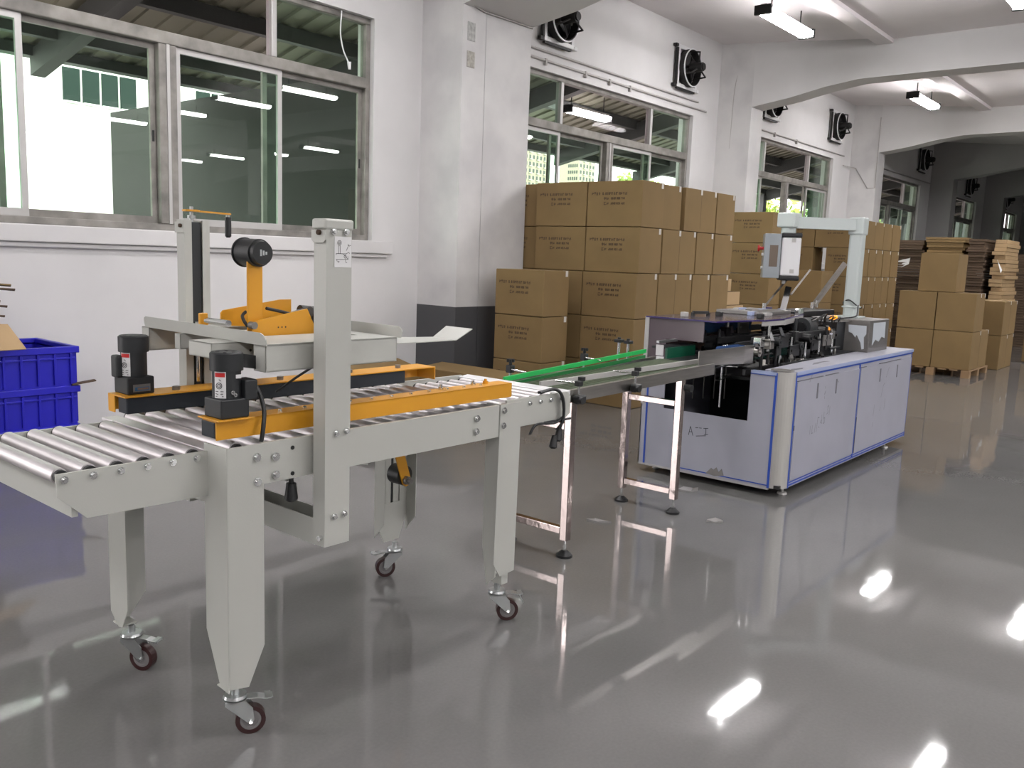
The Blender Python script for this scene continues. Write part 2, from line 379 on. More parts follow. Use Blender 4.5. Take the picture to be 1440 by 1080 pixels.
tag(MB().box(5.62, 5.85, 6.36, 11.6, -0.05, 3.02).build('yard_wall', YARDW), 'grey partition wall running away from the window outside', 'wall')
wb = thing('neighbouring_building', (-2, 15, 0), 'bright white rendered building across the yard with dark strip windows', 'building')
WBM = mat('bright_white_render', (0.85, 0.87, 0.83), 0.8)
MB().box(-7.5, 10.5, 15, 22, -0.05, 9).build('wall', WBM, wb)
WINM = mat('dark_window_glass', (0.02, 0.035, 0.03), 0.7, spec=0.1)
for g in range(-5, 2):
    for k in range(4):
        x = 6.5+g*2.35+k*0.315
        f = MB().box(x, x+0.27, 14.97, 15.0, 3.60, 4.12).build('window', WINM, wb)
        MB().box(x, x+0.27, 14.96, 14.968, 3.57, 3.60).build('ledge', WBM, f, base=BASE[wb.name])
def apartments(x0, y0, wd, ht, label, colr):
    t = thing('apartment_block', (x0, y0, 0), label, 'building')
    MB().box(x0, x0+wd, y0, y0+12, 0, ht).build('wall', mat('apartment_render_%d' % int(x0), colr, 0.8), t)
    mm = MB(); m2 = MB()
    for fz in range(2, int(ht/3)):
        for k in range(int(wd/2.6)):
            x = x0+0.6+k*2.6; z = fz*3.0
            mm.box(x, x+1.3, y0-0.06, y0+0.05, z, z+1.6)
            if k % 2: m2.box(x-0.4, x+1.7, y0-0.8, y0, z-0.5, z-0.1)
            mm.box(x0-0.05, x0+0.05, y0+1+k*1.2 if k < 8 else y0+1, y0+1.8+k*1.2 if k < 8 else y0+1.8, z, z+1.5)
    mm.build('windows', mat('apartment_glass', (0.03, 0.04, 0.035), 0.6), t)['kind'] = 'stuff'
    m2.build('balconies', mat('balcony_render', (0.34, 0.33, 0.28), 0.8), t)['kind'] = 'stuff'
apartments(290, 250, 34, 80, 'pale apartment tower seen low through the second window', (0.26, 0.24, 0.18))
apartments(347, 250, 13, 72, 'second pale apartment tower beside the first one outside', (0.28, 0.26, 0.20))
LEAF = mat('yellow_green_leaves', (0.20, 0.30, 0.035), 0.7, var=0.4, scale=3)  # yellow-green leaf colour varied by noise
BARK = mat('tree_bark', (0.10, 0.07, 0.05), 0.9)
def tree(x, y, h, r, label):
    t = thing('tree', (x, y, 0), label, 'tree', 'trees in the yard outside')
    MB().cyl((x, y, -0.05), (x+0.2, y, h*0.7), 0.16, 8, 0.08).build('trunk', BARK, t)
    m = MB(); rr = random.Random(int(x*10))
    for k in range(1500):
        d = Vector((rr.gauss(0, 1), rr.gauss(0, 1), rr.gauss(0, 1))).normalized()*r*(0.55+0.5*rr.random())
        c = Vector((x, y, h*0.8))+d*(1 if d.z > 0 else 0.9); s_ = 0.10+0.08*rr.random()
        a = Vector((rr.gauss(0, 1), rr.gauss(0, 1), rr.gauss(0, 1))).normalized(); b = a.orthogonal().normalized()
        m.add([c-a*s_, c+b*s_*0.5, c+a*s_, c-b*s_*0.5], [(0, 1, 2, 3)])
    m.build('foliage', LEAF, t)['kind'] = 'stuff'
tree(21.6, 13.5, 2.9, 1.0, 'bushy green yard tree left of the one seen through window three')
tree(24.5, 12.5, 3.4, 1.6, 'yellow green yard tree seen between open sashes of the third window')
tree(28.0, 13.0, 3.2, 1.6, 'green yard tree behind the third window, right of the others')
tree(37.0, 13.5, 3.6, 1.9, 'green yard tree seen through the fourth window')
tree(27.8, 17.5, 4.3, 1.1, 'bright green yard tree low in the second window')

for a, b in ((31.0, 39.4), (40.4, 75)):  # walls added to block the bright view beyond the far windows
    tag(MB().box(a, b, 12.0, 12.25, -0.05, 4.15).build('yard_wall', YARDW), 'dark wall added outside the unlit bays to block the sky, %s of the two' % ('nearer' if a < 35 else 'farther'), 'wall')
# ------------------------------------------------------------------ tube lights
def lamp(x, y, z=4.06, label=None, group='ceiling tube lights', L=1.2):
    t = thing('tube_light', (x, y, z), label, 'ceiling light', group)
    MB().prism([(y-0.088, z+0.0125), (y-0.03, z+0.06), (y+0.03, z+0.06), (y+0.088, z+0.0125)], 'x', x-L/2, x+L/2).build('housing', WHTM, t)
    for s_ in (-1, 1): MB().bbox(x+s_*L/2-0.02, x+s_*L/2+0.02, y-0.096, y+0.096, z-0.056, z+0.045, 0.006).build('end_cap', BLK, t)
    MB().prism([(y-0.092, z+0.012), (y-0.092, z-0.020), (y-0.065, z-0.044), (y-0.02, z-0.052), (y+0.02, z-0.052), (y+0.065, z-0.044), (y+0.092, z-0.020), (y+0.092, z+0.012)], 'x', x-L/2+0.022, x+L/2-0.022).build('diffuser', LAMPM, t)
    for s_ in (-1, 1): MB().cyl((x+s_*0.4, y, z+0.06), (x+s_*0.4, y, (4.238 if y < 3.7 else 4.27 if y < 6 else 3.70)), 0.008, 6).build('suspension_rod', BLK, t)
    return t
for x in (-2.2, 3.7, 9.75, 15.25):
    for y in (4.28, 2.05, -0.45, -2.5, -4.8, -7.2, -9.5, -11.8, -14.2):
        lb = 'lit tube light overhead, %s row from the window wall, %s' % (['first', 'second', 'third', 'fourth', 'fifth', 'sixth', 'seventh', 'eighth', 'ninth'][[4.28, 2.05, -0.45, -2.5, -4.8, -7.2, -9.5, -11.8, -14.2].index(y)], {-2.2: 'bay behind the camera', 3.7: 'bay over the sealer', 9.75: 'bay of the second window', 15.25: 'bay of the third window'}[x])
        if (x, y) == (9.75, 4.28): lb = 'lit tube light at the top edge before the first haunched beam'
        if (x, y) == (15.25, 4.28): lb = 'lit tube light hanging behind the first haunched beam'
        lamp(x, y, 4.06, lb)
lamp(10.55, 7.5, 3.42, 'lit tube light under the outdoor canopy, seen through the second window', L=1.0)
# ================================================================== CARTON SEALER (local frame turned by ANG about the origin)
ANG = -0.0104
def turn(p, a=ANG): return (math.cos(a)*p[0]-math.sin(a)*p[1], math.sin(a)*p[0]+math.cos(a)*p[1], p[2])
BS = (1.8, 2.33, 0)
se = thing('carton_sealer', BS, 'grey and yellow carton sealing machine with roller table on castors', 'packing machine', rz=ANG, world=turn(BS))
YN, YF = 1.98, 2.69           # outer faces of the frame
def bolt(m, x, y, z, d=-1, r=0.0075): m.cyl((x, y, z), (x, y+d*0.005, z), r*1.25, 10).cyl((x, y+d*0.005, z), (x, y+d*0.011, z), r*0.8, 6); return m
# infeed side plates
for y0, y1 in ((2.07, 2.078), (2.602, 2.61)):
    MB().prism([(0.825, 0.811), (1.2115, 0.812), (1.2115, 0.690), (0.893, 0.694), (0.825, 0.757)], 'y', y0, y1).build('infeed_plate', CREAM, se)
MB().box(0.86, 0.875, 2.078, 2.602, 0.70, 0.765).build('infeed_tie', CREAM, se)
def roller(x, z=0.801, y0=2.082, y1=2.598):
    MB().cyl((x, y0+0.012, z), (x, y1-0.012, z), 0.0195, 20).build('roller', ROL, se)
    for a, b in ((y0, y0+0.0118), (y1-0.0118, y1)): MB().cyl((x, a, z), (x, b, z), 0.0165, 14).build('roller_cap', BLK, se)
for i in range(6):
    x = 0.842+i*0.0672
    roller(x)
    for y, d in ((2.07, -1), (2.61, 1)): bolt(MB(), x, y, 0.797, d).build('bolt', CHR, se)
for i in range(17): roller(1.288+i*0.0675, 0.8055, 2.004 if i else 2.05, 2.666)
for i in range(5): roller(2.462+i*0.0655, 0.803)
# main side rails (folded channel)
for s_, yo, yi in ((-1, YN+0.002, 1.996), (1, YF-0.002, 2.674)):
    lo, hi = min(yo, yi), max(yo, yi)
    m = MB().box(1.322, 2.284, lo if s_ < 0 else hi-0.003, lo+0.003 if s_ < 0 else hi, 0.722, 0.829)
    m.box(1.322, 2.284, lo, hi, 0.829, 0.832).box(1.322, 2.284, lo, hi, 0.719, 0.722)
    m.build('side_rail', CREAM, se)
    MB().box(1.325, 2.28, min(yi, yi-s_*0.005), max(yi, yi-s_*0.005), 0.74, 0.80).build('roller_rail', BLKM, se)
# head cross plate at the infeed end and the outfeed plates
MB().bbox(1.212, 1.262, YN+0.004, YF-0.004, 0.80, 0.812, 0.002).box(1.212, 1.216, 2.085, 2.595, 0.74, 0.80).build('cross_plate', ROL, se)
for y0, y1 in ((2.045, 2.055), (2.625, 2.635)):
    MB().prism([(2.40, 0.828), (2.765, 0.828), (2.79, 0.81), (2.79, 0.74), (2.76, 0.722), (2.40, 0.722)], 'y', y0, y1).build('outfeed_plate', CREAM, se)
MB().prism([(2.745, 0.822), (2.80, 0.829), (2.80, 0.80), (2.795, 0.80), (2.795, 0.822), (2.745, 0.817)], 'y', 2.056, 2.624).build('outfeed_lip', WHTM, se)
for i in range(5):
    bolt(MB(), 2.462+i*0.0655, 2.045, 0.806).build('bolt', CHR, se)
# near left leg: folded box leg, tapered foot
def legprof(x0, x1, ztop, zk, zt, xa, xb): return [(x0, ztop), (x1, ztop), (x1, zk), (xb, zt), (xa, zt), (x0, zk)]
m = MB()
m.prism([(1.212, 0.832), (1.322, 0.832), (1.322, 0.262), (1.272, 0.155), (1.215, 0.165), (1.212, 0.315)], 'y', YN-0.001, YN+0.003)
m.prism([(YN, 0.832), (2.088, 0.832), (2.088, 0.31), (2.02, 0.160), (YN, 0.155)], 'x', 1.2105, 1.2145)
m.box(1.2145, 1.272, 2.0, 2.045, 0.156, 0.160)
m.build('leg', CREAM, se)
m = MB()   # near right leg
m.prism([(2.288, 0.834), (2.402, 0.834), (2.394, 0.20), (2.315, 0.195), (2.278, 0.25)], 'y', YN-0.001, YN+0.003)
m.prism([(YN, 0.834), (2.045, 0.834), (2.045, 0.31), (2.02, 0.160), (YN, 0.20)], 'x', 2.288, 2.292)
m.box(2.315, 2.385, 2.0, 2.045, 0.196, 0.200).box(2.35, 2.385, 2.0, 2.045, 0.148, 0.196)
m.build('leg', CREAM, se)
m = MB()   # far left leg: web outside, open towards the aisle
m.prism([(1.212, 0.80), (1.324, 0.80), (1.324, 0.225), (1.265, 0.15), (1.222, 0.15), (1.212, 0.22)], 'y', 2.656, 2.66)
m.prism([(2.548, 0.80), (2.66, 0.80), (2.66, 0.19), (2.61, 0.15), (2.585, 0.155), (2.548, 0.22)], 'x', 1.2105, 1.2145)
m.box(1.2145, 1.265, 2.60, 2.656, 0.150, 0.154)
m.build('leg', CREAM, se)
for z in (0.34, 0.37, 0.50, 0.53): MB().cyl((1.24, 2.655, z), (1.24, 2.640, z), 0.007, 8).build('bolt', BLK, se)
m = MB()   # far right leg with adjusting slots
wx = [(2.315, 2.335), (2.36, 2.375), (2.43, 2.445), (2.462, 2.475)]
for a, b in ((2.305, 2.352), (2.358, 2.386), (2.400, 2.430), (2.436, 2.478)): m.box(a, b, 2.655, 2.66, 0.26, 0.80)
m.prism([(2.305, 0.26), (2.478, 0.26), (2.435, 0.15), (2.352, 0.15)], 'y', 2.655, 2.66)
m.prism([(2.60, 0.80), (2.66, 0.80), (2.66, 0.18), (2.60, 0.25)], 'x', 2.303, 2.307).prism([(2.60, 0.80), (2.66, 0.80), (2.66, 0.18), (2.60, 0.25)], 'x', 2.476, 2.480)
m.box(2.345, 2.44, 2.652, 2.655, 0.262, 0.315)
m.build('leg', CREAM, se)
MB().box(2.386, 2.400, 2.66, 2.664, 0.17, 0.80).box(2.352, 2.358, 2.66, 2.664, 0.2, 0.80).box(2.430, 2.436, 2.66, 2.664, 0.2, 0.80).build('slot_backing', BLKM, se)
# castors
def castor(px_, py_, ang, lever, part=se):
    R = Matrix.Translation((px_, py_, 0)) @ Matrix.Rotation(ang, 4, 'Z')
    P = lambda x, y, z: R @ Vector((x, y, z))
    b0 = BASE[part.name]
    m = MB().cyl(P(0, 0, 0.145), P(0, 0, 0.118), 0.011, 12).cyl(P(0, 0, 0.120), P(0, 0, 0.112), 0.030, 24, 0.033).cyl(P(0, 0, 0.110), P(0, 0, 0.104), 0.034, 24, 0.031)
    m.prism([(0, 0)]*0 or [(-0.028, 0.104), (0.024, 0.104), (0.036, 0.088), (0.045, 0.046), (0.036, 0.032), (0.020, 0.036), (-0.026, 0.092)], 'y', 0.0185, 0.0215) if False else None
    for sy in (-0.0205, 0.0175):
        vs = [(-0.028, 0.104), (0.026, 0.104), (0.046, 0.080), (0.050, 0.044), (0.042, 0.034), (0.032, 0.038), (-0.028, 0.094)]
        k = len(vs); f = [tuple(range(k))[::-1], tuple(range(k, 2*k))]+[(i, (i+1) % k, k+(i+1) % k, k+i) for i in range(k)]
        m.add([P(a, sy, c) for a, c in vs]+[P(a, sy+0.003, c) for a, c in vs], f)
    c = m.build('castor', FORK, part)
    wx_, wz = 0.040, 0.041
    MB().ring(P(wx_, 0, wz), R.to_3x3() @ Vector((0, 1, 0)), 0.029, 0.041, 0.026, 28).build('tyre', MAROON, c, base=b0)
    MB().cyl(P(wx_, -0.010, wz), P(wx_, 0.010, wz), 0.029, 24).ring(P(wx_, 0, wz), R.to_3x3() @ Vector((0, 1, 0)), 0.021, 0.0285, 0.025, 24).cyl(P(wx_, -0.014, wz), P(wx_, 0.014, wz), 0.011, 12).build('wheel', HUBG, c, base=b0)
    MB().cyl(P(wx_, -0.026, wz), P(wx_, 0.026, wz), 0.006, 8).build('axle', CHR, c, base=b0)
    if lever:
        m = MB()
        l2 = [P(0.01, 0, 0.108), P(0.06, 0, 0.106), P(0.085, 0, 0.100), P(0.100, 0, 0.098+lever)]
        for a, b in zip(l2[:-1], l2[1:]): m.bar(a, b, 0.030, 0.003)
        m.bar(P(0.088, -0.02, 0.104), P(0.088, 0.02, 0.104), 0.016, 0.004)
        m.build('brake_pedal', FORK, c, base=b0)
    return c
castor(1.262, 2.032, math.radians(-30), 0.006)
castor(1.252, 2.610, math.radians(-62), 0.004)
castor(2.400, 2.640, math.radians(152), 0.006)
castor(2.362, 2.030, math.radians(-38), -0.03)
# rail and leg bolts
for x, z in ((1.30, 0.797), (1.301, 0.730), (1.359, 0.790), (1.359, 0.740), (2.165, 0.800), (2.163, 0.755), (2.305, 0.812), (2.303, 0.758)):
    bolt(MB(), x, YN-0.001, z, r=0.0095).build('bolt', CHR, se)
MB().cyl((1.416, YN+0.003, 0.806), (1.416, YN, 0.806), 0.006, 10).cyl((1.416, YN+0.003, 0.733), (1.416, YN, 0.733), 0.006, 10).build('hole', BLK, se)
MB().cyl((1.425, 2.0, 0.735), (1.425, 2.0, 0.70), 0.007, 10).cyl((1.425, 2.0, 0.70), (1.425, 2.0, 0.655), 0.014, 14, 0.019).cyl((1.425, 2.0, 0.655), (1.425, 2.0, 0.648), 0.019, 14, 0.012).build('dangling_plug', BLK, se)
# masts
def channel(m, x0, x1, ynear, yfar, z0, z1, openy, t=0.003, lip=0.0):
    """C channel: web at ynear or yfar"""
    m.box(x0, x0+t, ynear, yfar, z0, z1).box(x1-t, x1, ynear, yfar, z0, z1)
    if openy == 'far': m.box(x0+t, x1-t, ynear, ynear+t, z0, z1)
    else: m.box(x0+t, x1-t, yfar-t, yfar, z0, z1)
    if lip:
        yy = (ynear, ynear+t) if openy == 'near' else (yfar-t, yfar)
        m.box(x0+t, x0+lip, yy[0], yy[1], z0, z1).box(x1-lip, x1-t, yy[0], yy[1], z0, z1)
    return m
channel(MB(), 1.476, 1.563, 1.915, 1.968, 0.52, 1.428, 'far', lip=0.022).build('mast', CREAM, se)
MB().bbox(1.470, 1.568, 1.911, 1.972, 1.405, 1.434, 0.006).build('mast_cap', CREAM, se)
m = MB().prism([(1.911, 1.404), (1.972, 1.404), (1.972, 1.378), (1.962, 1.370), (1.921, 1.370), (1.911, 1.378)], 'x', 1.470, 1.4725).build('mast_bracket', CREAM, se)
MB().cyl((1.4725, 1.935, 1.397), (1.462, 1.935, 1.397), 0.007, 8).build('bolt', RUST, se)
for x, z in ((1.499, 1.400), (1.541, 1.401), (1.507, 0.605), (1.542, 0.607), (1.512, 0.845), (1.548, 0.847)): bolt(MB(), x, 1.914, z).build('bolt', CHR, se)
bolt(MB(), 1.4745, 0, 0)
MB().cyl((1.476, 1.93, 0.545), (1.466, 1.93, 0.545), 0.008, 8).build('bolt', CHR, se)
channel(MB(), 1.487, 1.577, 2.665, 2.712, 0.52, 1.432, 'near', lip=0.026).build('mast', CREAM, se)
MB().box(1.514, 1.550, 2.672, 2.705, 0.6, 1.425).build('screw_cover', BLKM, se)
MB().cyl((1.528, 2.668, 0.9), (1.528, 2.668, 1.10), 0.008, 10).build('lead_screw', CHR, se)
MB().prism([(2.660, 1.425), (2.716, 1.425), (2.716, 1.39), (2.66, 1.39)], 'x', 1.482, 1.486).build('mast_bracket', CREAM, se)
MB().cyl((1.482, 2.675, 1.412), (1.474, 2.675, 1.412), 0.006, 8).build('bolt', RUST, se)
MB().cyl((1.525, 2.685, 1.425), (1.525, 2.685, 1.475), 0.006, 10).cyl((1.525, 2.685, 1.437), (1.525, 2.685, 1.447), 0.014, 12).build('crank_shaft', FORK, se)
m = MB().bar((1.500, 2.690, 1.462), (1.655, 2.672, 1.458), 0.028, 0.005).cyl((1.525, 2.685, 1.459), (1.525, 2.685, 1.465), 0.026, 18).build('crank_arm', YEL, se)
MB().cyl((1.650, 2.672, 1.462), (1.650, 2.672, 1.440), 0.007, 10).build('crank_pin', FORK, se)
MB().cyl((1.650, 2.672, 1.448), (1.650, 2.672, 1.385), 0.0105, 14).cyl((1.650, 2.672, 1.385), (1.650, 2.672, 1.380), 0.0105, 14, 0.006).build('crank_grip', BLK, se)
# bottom tie between the masts
MB().box(1.482, 1.485, 1.968, 2.712, 0.515, 0.592).box(1.485, 1.555, 1.968, 2.712, 0.515, 0.518).box(1.555, 1.558, 1.968, 2.712, 0.515, 0.592).build('mast_tie', CREAM, se)
MB().box(1.477, 1.563, 2.64, 2.712, 0.50, 0.80).build('mast_foot', CREAM, se)
# instruction label on the near mast
lab = MB().box(1.503, 1.561, 1.9135, 1.9145, 1.305, 1.388).build('pictogram_label', WHT, se)
m = MB(); cir = lambda cx, cy, r, n=14: [(cx+r*math.cos(2*PI*i/n), cy+r*math.sin(2*PI*i/n)) for i in range(n+1)]
L = [cir(0.016, 0.066, 0.0065), cir(0.016, 0.066, 0.003, 8), [(0.0135, 0.058), (0.0135, 0.037)], [(0.019, 0.058), (0.019, 0.037)],
     [(0.005, 0.037), (0.040, 0.037)], [(0.005, 0.021), (0.044, 0.022)], [(0.005, 0.037), (0.005, 0.033)], [(0.007, 0.021), (0.009, 0.015)],
     cir(0.014, 0.015, 0.0015, 6), [(0.030, 0.036), (0.046, 0.022), (0.045, 0.030)], [(0.036, 0.036), (0.048, 0.041), (0.051, 0.038)], [(0.037, 0.022), (0.038, 0.014), (0.042, 0.013)],
     [(0.040, 0.046), (0.045, 0.056)], [(0.046, 0.062), (0.046, 0.058)], [(0.048, 0.062), (0.050, 0.058)], [(0.052, 0.060), (0.055, 0.060)], cir(0.036, 0.029, 0.004, 8)]
strokes(m, L, (1.503, 1.9130, 1.305), (1, 0, 0), (0, 0, 1), 0.0013, (0, 0, 0))
m.build('line_drawing', INKB, lab, base=BASE[se.name])
# carriage: two beams, wings, centre channel
def beam_c(x0, x1, y0, y1, z0, z1): return MB().box(x0, x1, y0, y0+0.003, z0, z1).box(x0, x1, y0, y1, z1-0.003, z1).box(x0, x1, y0, y1, z0, z0+0.003).box(x0, x0+0.003, y0, y1, z0, z1).box(x1-0.003, x1, y0, y1, z0, z1)
beam_c(1.343, 1.812, 2.000, 2.055, 1.019, 1.092).build('carriage_beam', CREAM, se)
beam_c(1.338, 1.812, 2.620, 2.665, 1.019, 1.092).build('carriage_beam', CREAM, se)
def wing(x, lean):
    m = MB(); y0, y1 = 1.985, 2.640; zb, zt = 1.092, 1.126; t = 0.003; n = 5
    pts = [(y0, zb), (y1, zb), (y1, zt-0.012), (y1-0.004, zt-0.004), (y1-0.014, zt), (y0+0.022, zt), (y0+0.008, zt-0.006), (y0, zt-0.016)]
    vs = [(x+t*s_+lean*(q[1]-zb), q[0], q[1]) for s_ in (-0.5, 0.5) for q in pts]; k = len(pts)
    m.add(vs, [tuple(range(k))[::-1], tuple(range(k, 2*k))]+[(i, (i+1) % k, k+(i+1) % k, k+i) for i in range(k)])
    return m
wing(1.337, -0.15).build('wing_plate', CREAM, se)
wing(1.815, 0.3).build('wing_plate', CREAM, se)
for (a, b) in ((2.00, 2.10), (2.52, 2.62)): MB().box(1.338, 1.812, a, b, 1.0925, 1.0945).build('tray_plate', CREAM, se)
MB().box(1.338, 1.42, 2.10, 2.52, 1.0925, 1.0945).box(1.74, 1.812, 2.10, 2.52, 1.0925, 1.0945).build('tray_plate', CREAM, se)
beam_c(1.255, 1.80, 2.120, 2.235, 1.050, 1.091).build('centre_channel', CREAM, se)
MB().cyl((1.375, 2.1195, 1.066), (1.375, 2.121, 1.066), 0.004, 10).build('hole', BLK, se)
beam_c(1.32, 1.80, 2.40, 2.43, 1.045, 1.091).build('centre_channel', CREAM, se)
# yellow tape head
MB().prism([(1.475, 1.088), (1.475, 1.128), (1.500, 1.136), (1.672, 1.166), (1.712, 1.088)], 'y', 2.262, 2.268).build('head_plate', YEL, se)
MB().prism([(1.445, 1.112), (1.447, 1.150), (1.455, 1.158), (1.66, 1.188), (1.70, 1.188), (1.70, 1.095)], 'y', 2.386, 2.392).build('head_plate', YEL, se)
MB().bbox(1.474, 1.526, 2.285, 2.292, 1.10, 1.315, 0.002).build('reel_arm', YEL, se)
for k in range(3): MB().cyl((1.565+k*0.013, 2.2615, 1.112), (1.565+k*0.013, 2.263, 1.112), 0.0025, 8).build('hole', BLK, se)
MB().cyl((1.505, 2.268, 1.335), (1.505, 2.345, 1.335), 0.041, 32).ring((1.505, 2.348, 1.335), (0, 1, 0), 0.02, 0.045, 0.004, 32).build('tape_reel', BLK, se)
rl = MB().cyl((1.505, 2.268, 1.335), (1.505, 2.252, 1.335), 0.037, 28, 0.034).build('reel_hub', BLK, se)
m = MB()
for k in range(3): m.box(1.495+k*0.009, 1.501+k*0.009, 2.2508, 2.2518, 1.326+k*0.002, 1.345-k*0.003)
m.build('painted_reel_glint', FORK, rl, base=BASE[se.name])  # glint on the reel hub modelled as pale metal strips
MB().cyl((1.40, 2.27, 1.128), (1.40, 2.388, 1.128), 0.010, 14).build('guide_roller', CHR, se)
MB().cyl((1.468, 2.24, 1.122), (1.468, 2.262, 1.122), 0.011, 14).build('knob', STEELG, se)
MB().bbox(1.385, 1.412, 2.40, 2.412, 1.10, 1.150, 0.003).build('roller_bracket', YEL, se)
MB().cyl((1.690, 2.275, 1.150), (1.745, 2.275, 1.140), 0.022, 16).cyl((1.70, 2.34, 1.155), (1.75, 2.34, 1.15), 0.018, 14).bbox(1.73, 1.78, 2.25, 2.36, 1.10, 1.165, 0.004).build('press_roller', BLK, se)
MB().cyl((1.775, 2.26, 1.115), (1.775, 2.36, 1.115), 0.017, 16).build('guide_roller', CHR, se)
# outfeed ski
m = MB()
def plate(m, pts, t=0.003):
    vs = [Vector(p) for p in pts]; k = len(vs); n = (vs[1]-vs[0]).cross(vs[2]-vs[1]).normalized()*t
    return m.add(vs+[v+n for v in vs], [tuple(range(k))[::-1], tuple(range(k, 2*k))]+[(i, (i+1) % k, k+(i+1) % k, k+i) for i in range(k)])
plate(m, [(1.815, 2.07, 1.062), (2.165, 2.085, 1.058), (2.165, 2.20, 1.058), (2.07, 2.225, 1.059), (1.815, 2.36, 1.062)])
plate(m, [(2.165, 2.085, 1.058), (2.245, 2.085, 1.093), (2.245, 2.215, 1.093), (2.165, 2.20, 1.058)])
m.build('exit_ski', CREAM, se)
# side belt drives
MB().box(1.208, 2.395, 2.022, 2.026, 0.847, 0.897).box(1.208, 2.395, 2.022, 2.088, 0.894, 0.898).box(2.391, 2.395, 2.026, 2.088, 0.847, 0.894).build('drive_housing', YEL, se)
MB().bbox(1.210, 2.36, 2.034, 2.100, 0.849, 0.8935, 0.004).build('side_belt', BELT, se)
MB().bbox(1.203, 1.31, 2.000, 2.105, 0.8985, 0.9025, 0.001).build('motor_plate', YEL, se)
MB().box(1.188, 2.455, 2.478, 2.585, 0.900, 0.904).box(1.188, 2.455, 2.581, 2.585, 0.852, 0.900).box(2.315, 2.455, 2.478, 2.482, 0.852, 0.852).box(2.452, 2.455, 2.478, 2.581, 0.852, 0.900).box(1.188, 1.191, 2.545, 2.581, 0.85, 0.90).build('drive_housing', YEL, se)
MB().bbox(1.196, 2.30, 2.486, 2.540, 0.850, 0.8995, 0.004).build('side_belt', BELT, se)
for x, y in ((1.37, 2.52), (1.75, 2.52), (1.98, 2.53), (2.06, 2.53), (2.30, 2.53)): MB().cyl((x, y, 0.904), (x, y, 0.916), 0.012, 6).build('hex_nut', STEELG, se)
for i in range(11): MB().cyl((1.42+i*0.083, 2.045, 0.898), (1.42+i*0.083, 2.045, 0.904), 0.006, 8).build('bolt', CHR, se)
for x, m_ in ((2.075, CHR), (2.235, CHR), (2.30, YEL)): MB().cyl((x, 2.066, 0.898), (x, 2.066, 0.908), 0.010, 6).cyl((x, 2.066, 0.908), (x, 2.066, 0.915), 0.005, 8).build('hex_nut', m_, se)
def motor(cx, cy, label_side, boxside, cable):
    z0 = 0.9025 if cy < 2.3 else 0.904
    m = MB().bbox(cx-0.042, cx+0.042, cy-0.042, cy+0.042, z0, z0+0.052, 0.004)
    b = m.build('gearbox', BLKM, se)
    MB().cyl((cx, cy, z0+0.052), (cx, cy, z0+0.125), 0.037, 32).build('motor_body', BLKM, se)
    MB().cyl((cx, cy, z0+0.125), (cx, cy, z0+0.170), 0.043, 32).cyl((cx, cy, z0+0.170), (cx, cy, z0+0.174), 0.043, 32, 0.038).build('fan_cover', BLKM, se)
    m = MB()
    for k in range(6): m.cyl((cx+0.025*math.cos(k), cy+0.025*math.sin(k), z0+0.1738), (cx+0.025*math.cos(k), cy+0.025*math.sin(k), z0+0.1748), 0.005, 8)
    m.build('cooling_hole', BLK, se)
    # terminal box
    if boxside > 0: MB().bbox(cx+0.028, cx+0.066, cy-0.045, cy+0.010, z0+0.045, z0+0.100, 0.004).build('terminal_box', BLKM, se)
    else: MB().bbox(cx-0.055, cx-0.030, cy-0.005, cy+0.035, z0+0.048, z0+0.115, 0.006).build('terminal_box', BLKM, se)
    # curved label wrapped on the aisle side
    a0 = math.radians(label_side); R = 0.0385
    def strip(r, za, zb, da, db, name, mt, par):
        mm = MB(); n = 6
        vs = [(cx+r*math.cos(a0+da+(db-da)*i/n), cy+r*math.sin(a0+da+(db-da)*i/n), z) for z in (za, zb) for i in range(n+1)]
        mm.add(vs, [(i, i+1, n+2+i, n+1+i) for i in range(n)], True); return mm.build(name, mt, par, base=BASE[se.name])
    lb = strip(R, z0+0.040+0.014, z0+0.130-0.006, -0.42, 0.42, 'warning_label', WHT, se)
    strip(R+0.0006, z0+0.110, z0+0.121, -0.36, 0.36, 'red_band', RED, lb)
    mm = MB()
    def P(u, v): a = a0+u/R; return (cx+(R+0.0008)*math.cos(a), cy+(R+0.0008)*math.sin(a), z0+0.054+v)
    for L_ in [cir(-0.002, 0.033, 0.008, 14), cir(-0.002, 0.033, 0.004, 8), [(-0.002, 0.050), (0.003, 0.046)], [(-0.012, 0.018), (-0.004, 0.018)], [(0.002, 0.018), (0.010, 0.018)], [(-0.012, 0.012), (-0.004, 0.010)], [(0.002, 0.011), (0.009, 0.012)], [(-0.012, 0.005), (0.010, 0.005)]]:
        for (a, b), (c, d) in zip(L_[:-1], L_[1:]):
            mm.bar(P(a, b), P(c, d), 0.0016, 0.0004, (math.cos(a0), math.sin(a0), 0.01))
    mm.build('warning_marks', INKB, lb, base=BASE[se.name])
motor(1.258, 2.052, 212, 1, True)
motor(1.250, 2.545, 205, -1, False)
npl = MB().box(1.225, 1.278, 2.5018, 2.5028, 0.912, 0.934).build('name_plate', STEELG, se)
MB().box(1.230, 1.274, 2.5010, 2.5017, 0.915, 0.926).build('blue_field', mat('plate_blue', (0.03, 0.12, 0.25), 0.4), npl, base=BASE[se.name])
MB().box(1.238, 1.272, 2.5004, 2.5009, 0.918, 0.924).build('bronze_field', mat('plate_bronze', (0.20, 0.13, 0.09), 0.4), npl, base=BASE[se.name])
MB().bbox(1.262, 1.278, 2.0135, 2.0145, 1.008, 1.018, 0.0003).build('serial_sticker', WHT, se)
for dx, dz in ((0.0, 0.0), (0.008, -0.007)): MB().ring((1.250+dx, 2.012, 0.972+dz), (0, 1, 0), 0.002, 0.0055, 0.006, 12).build('screw_lug', CHR, se)
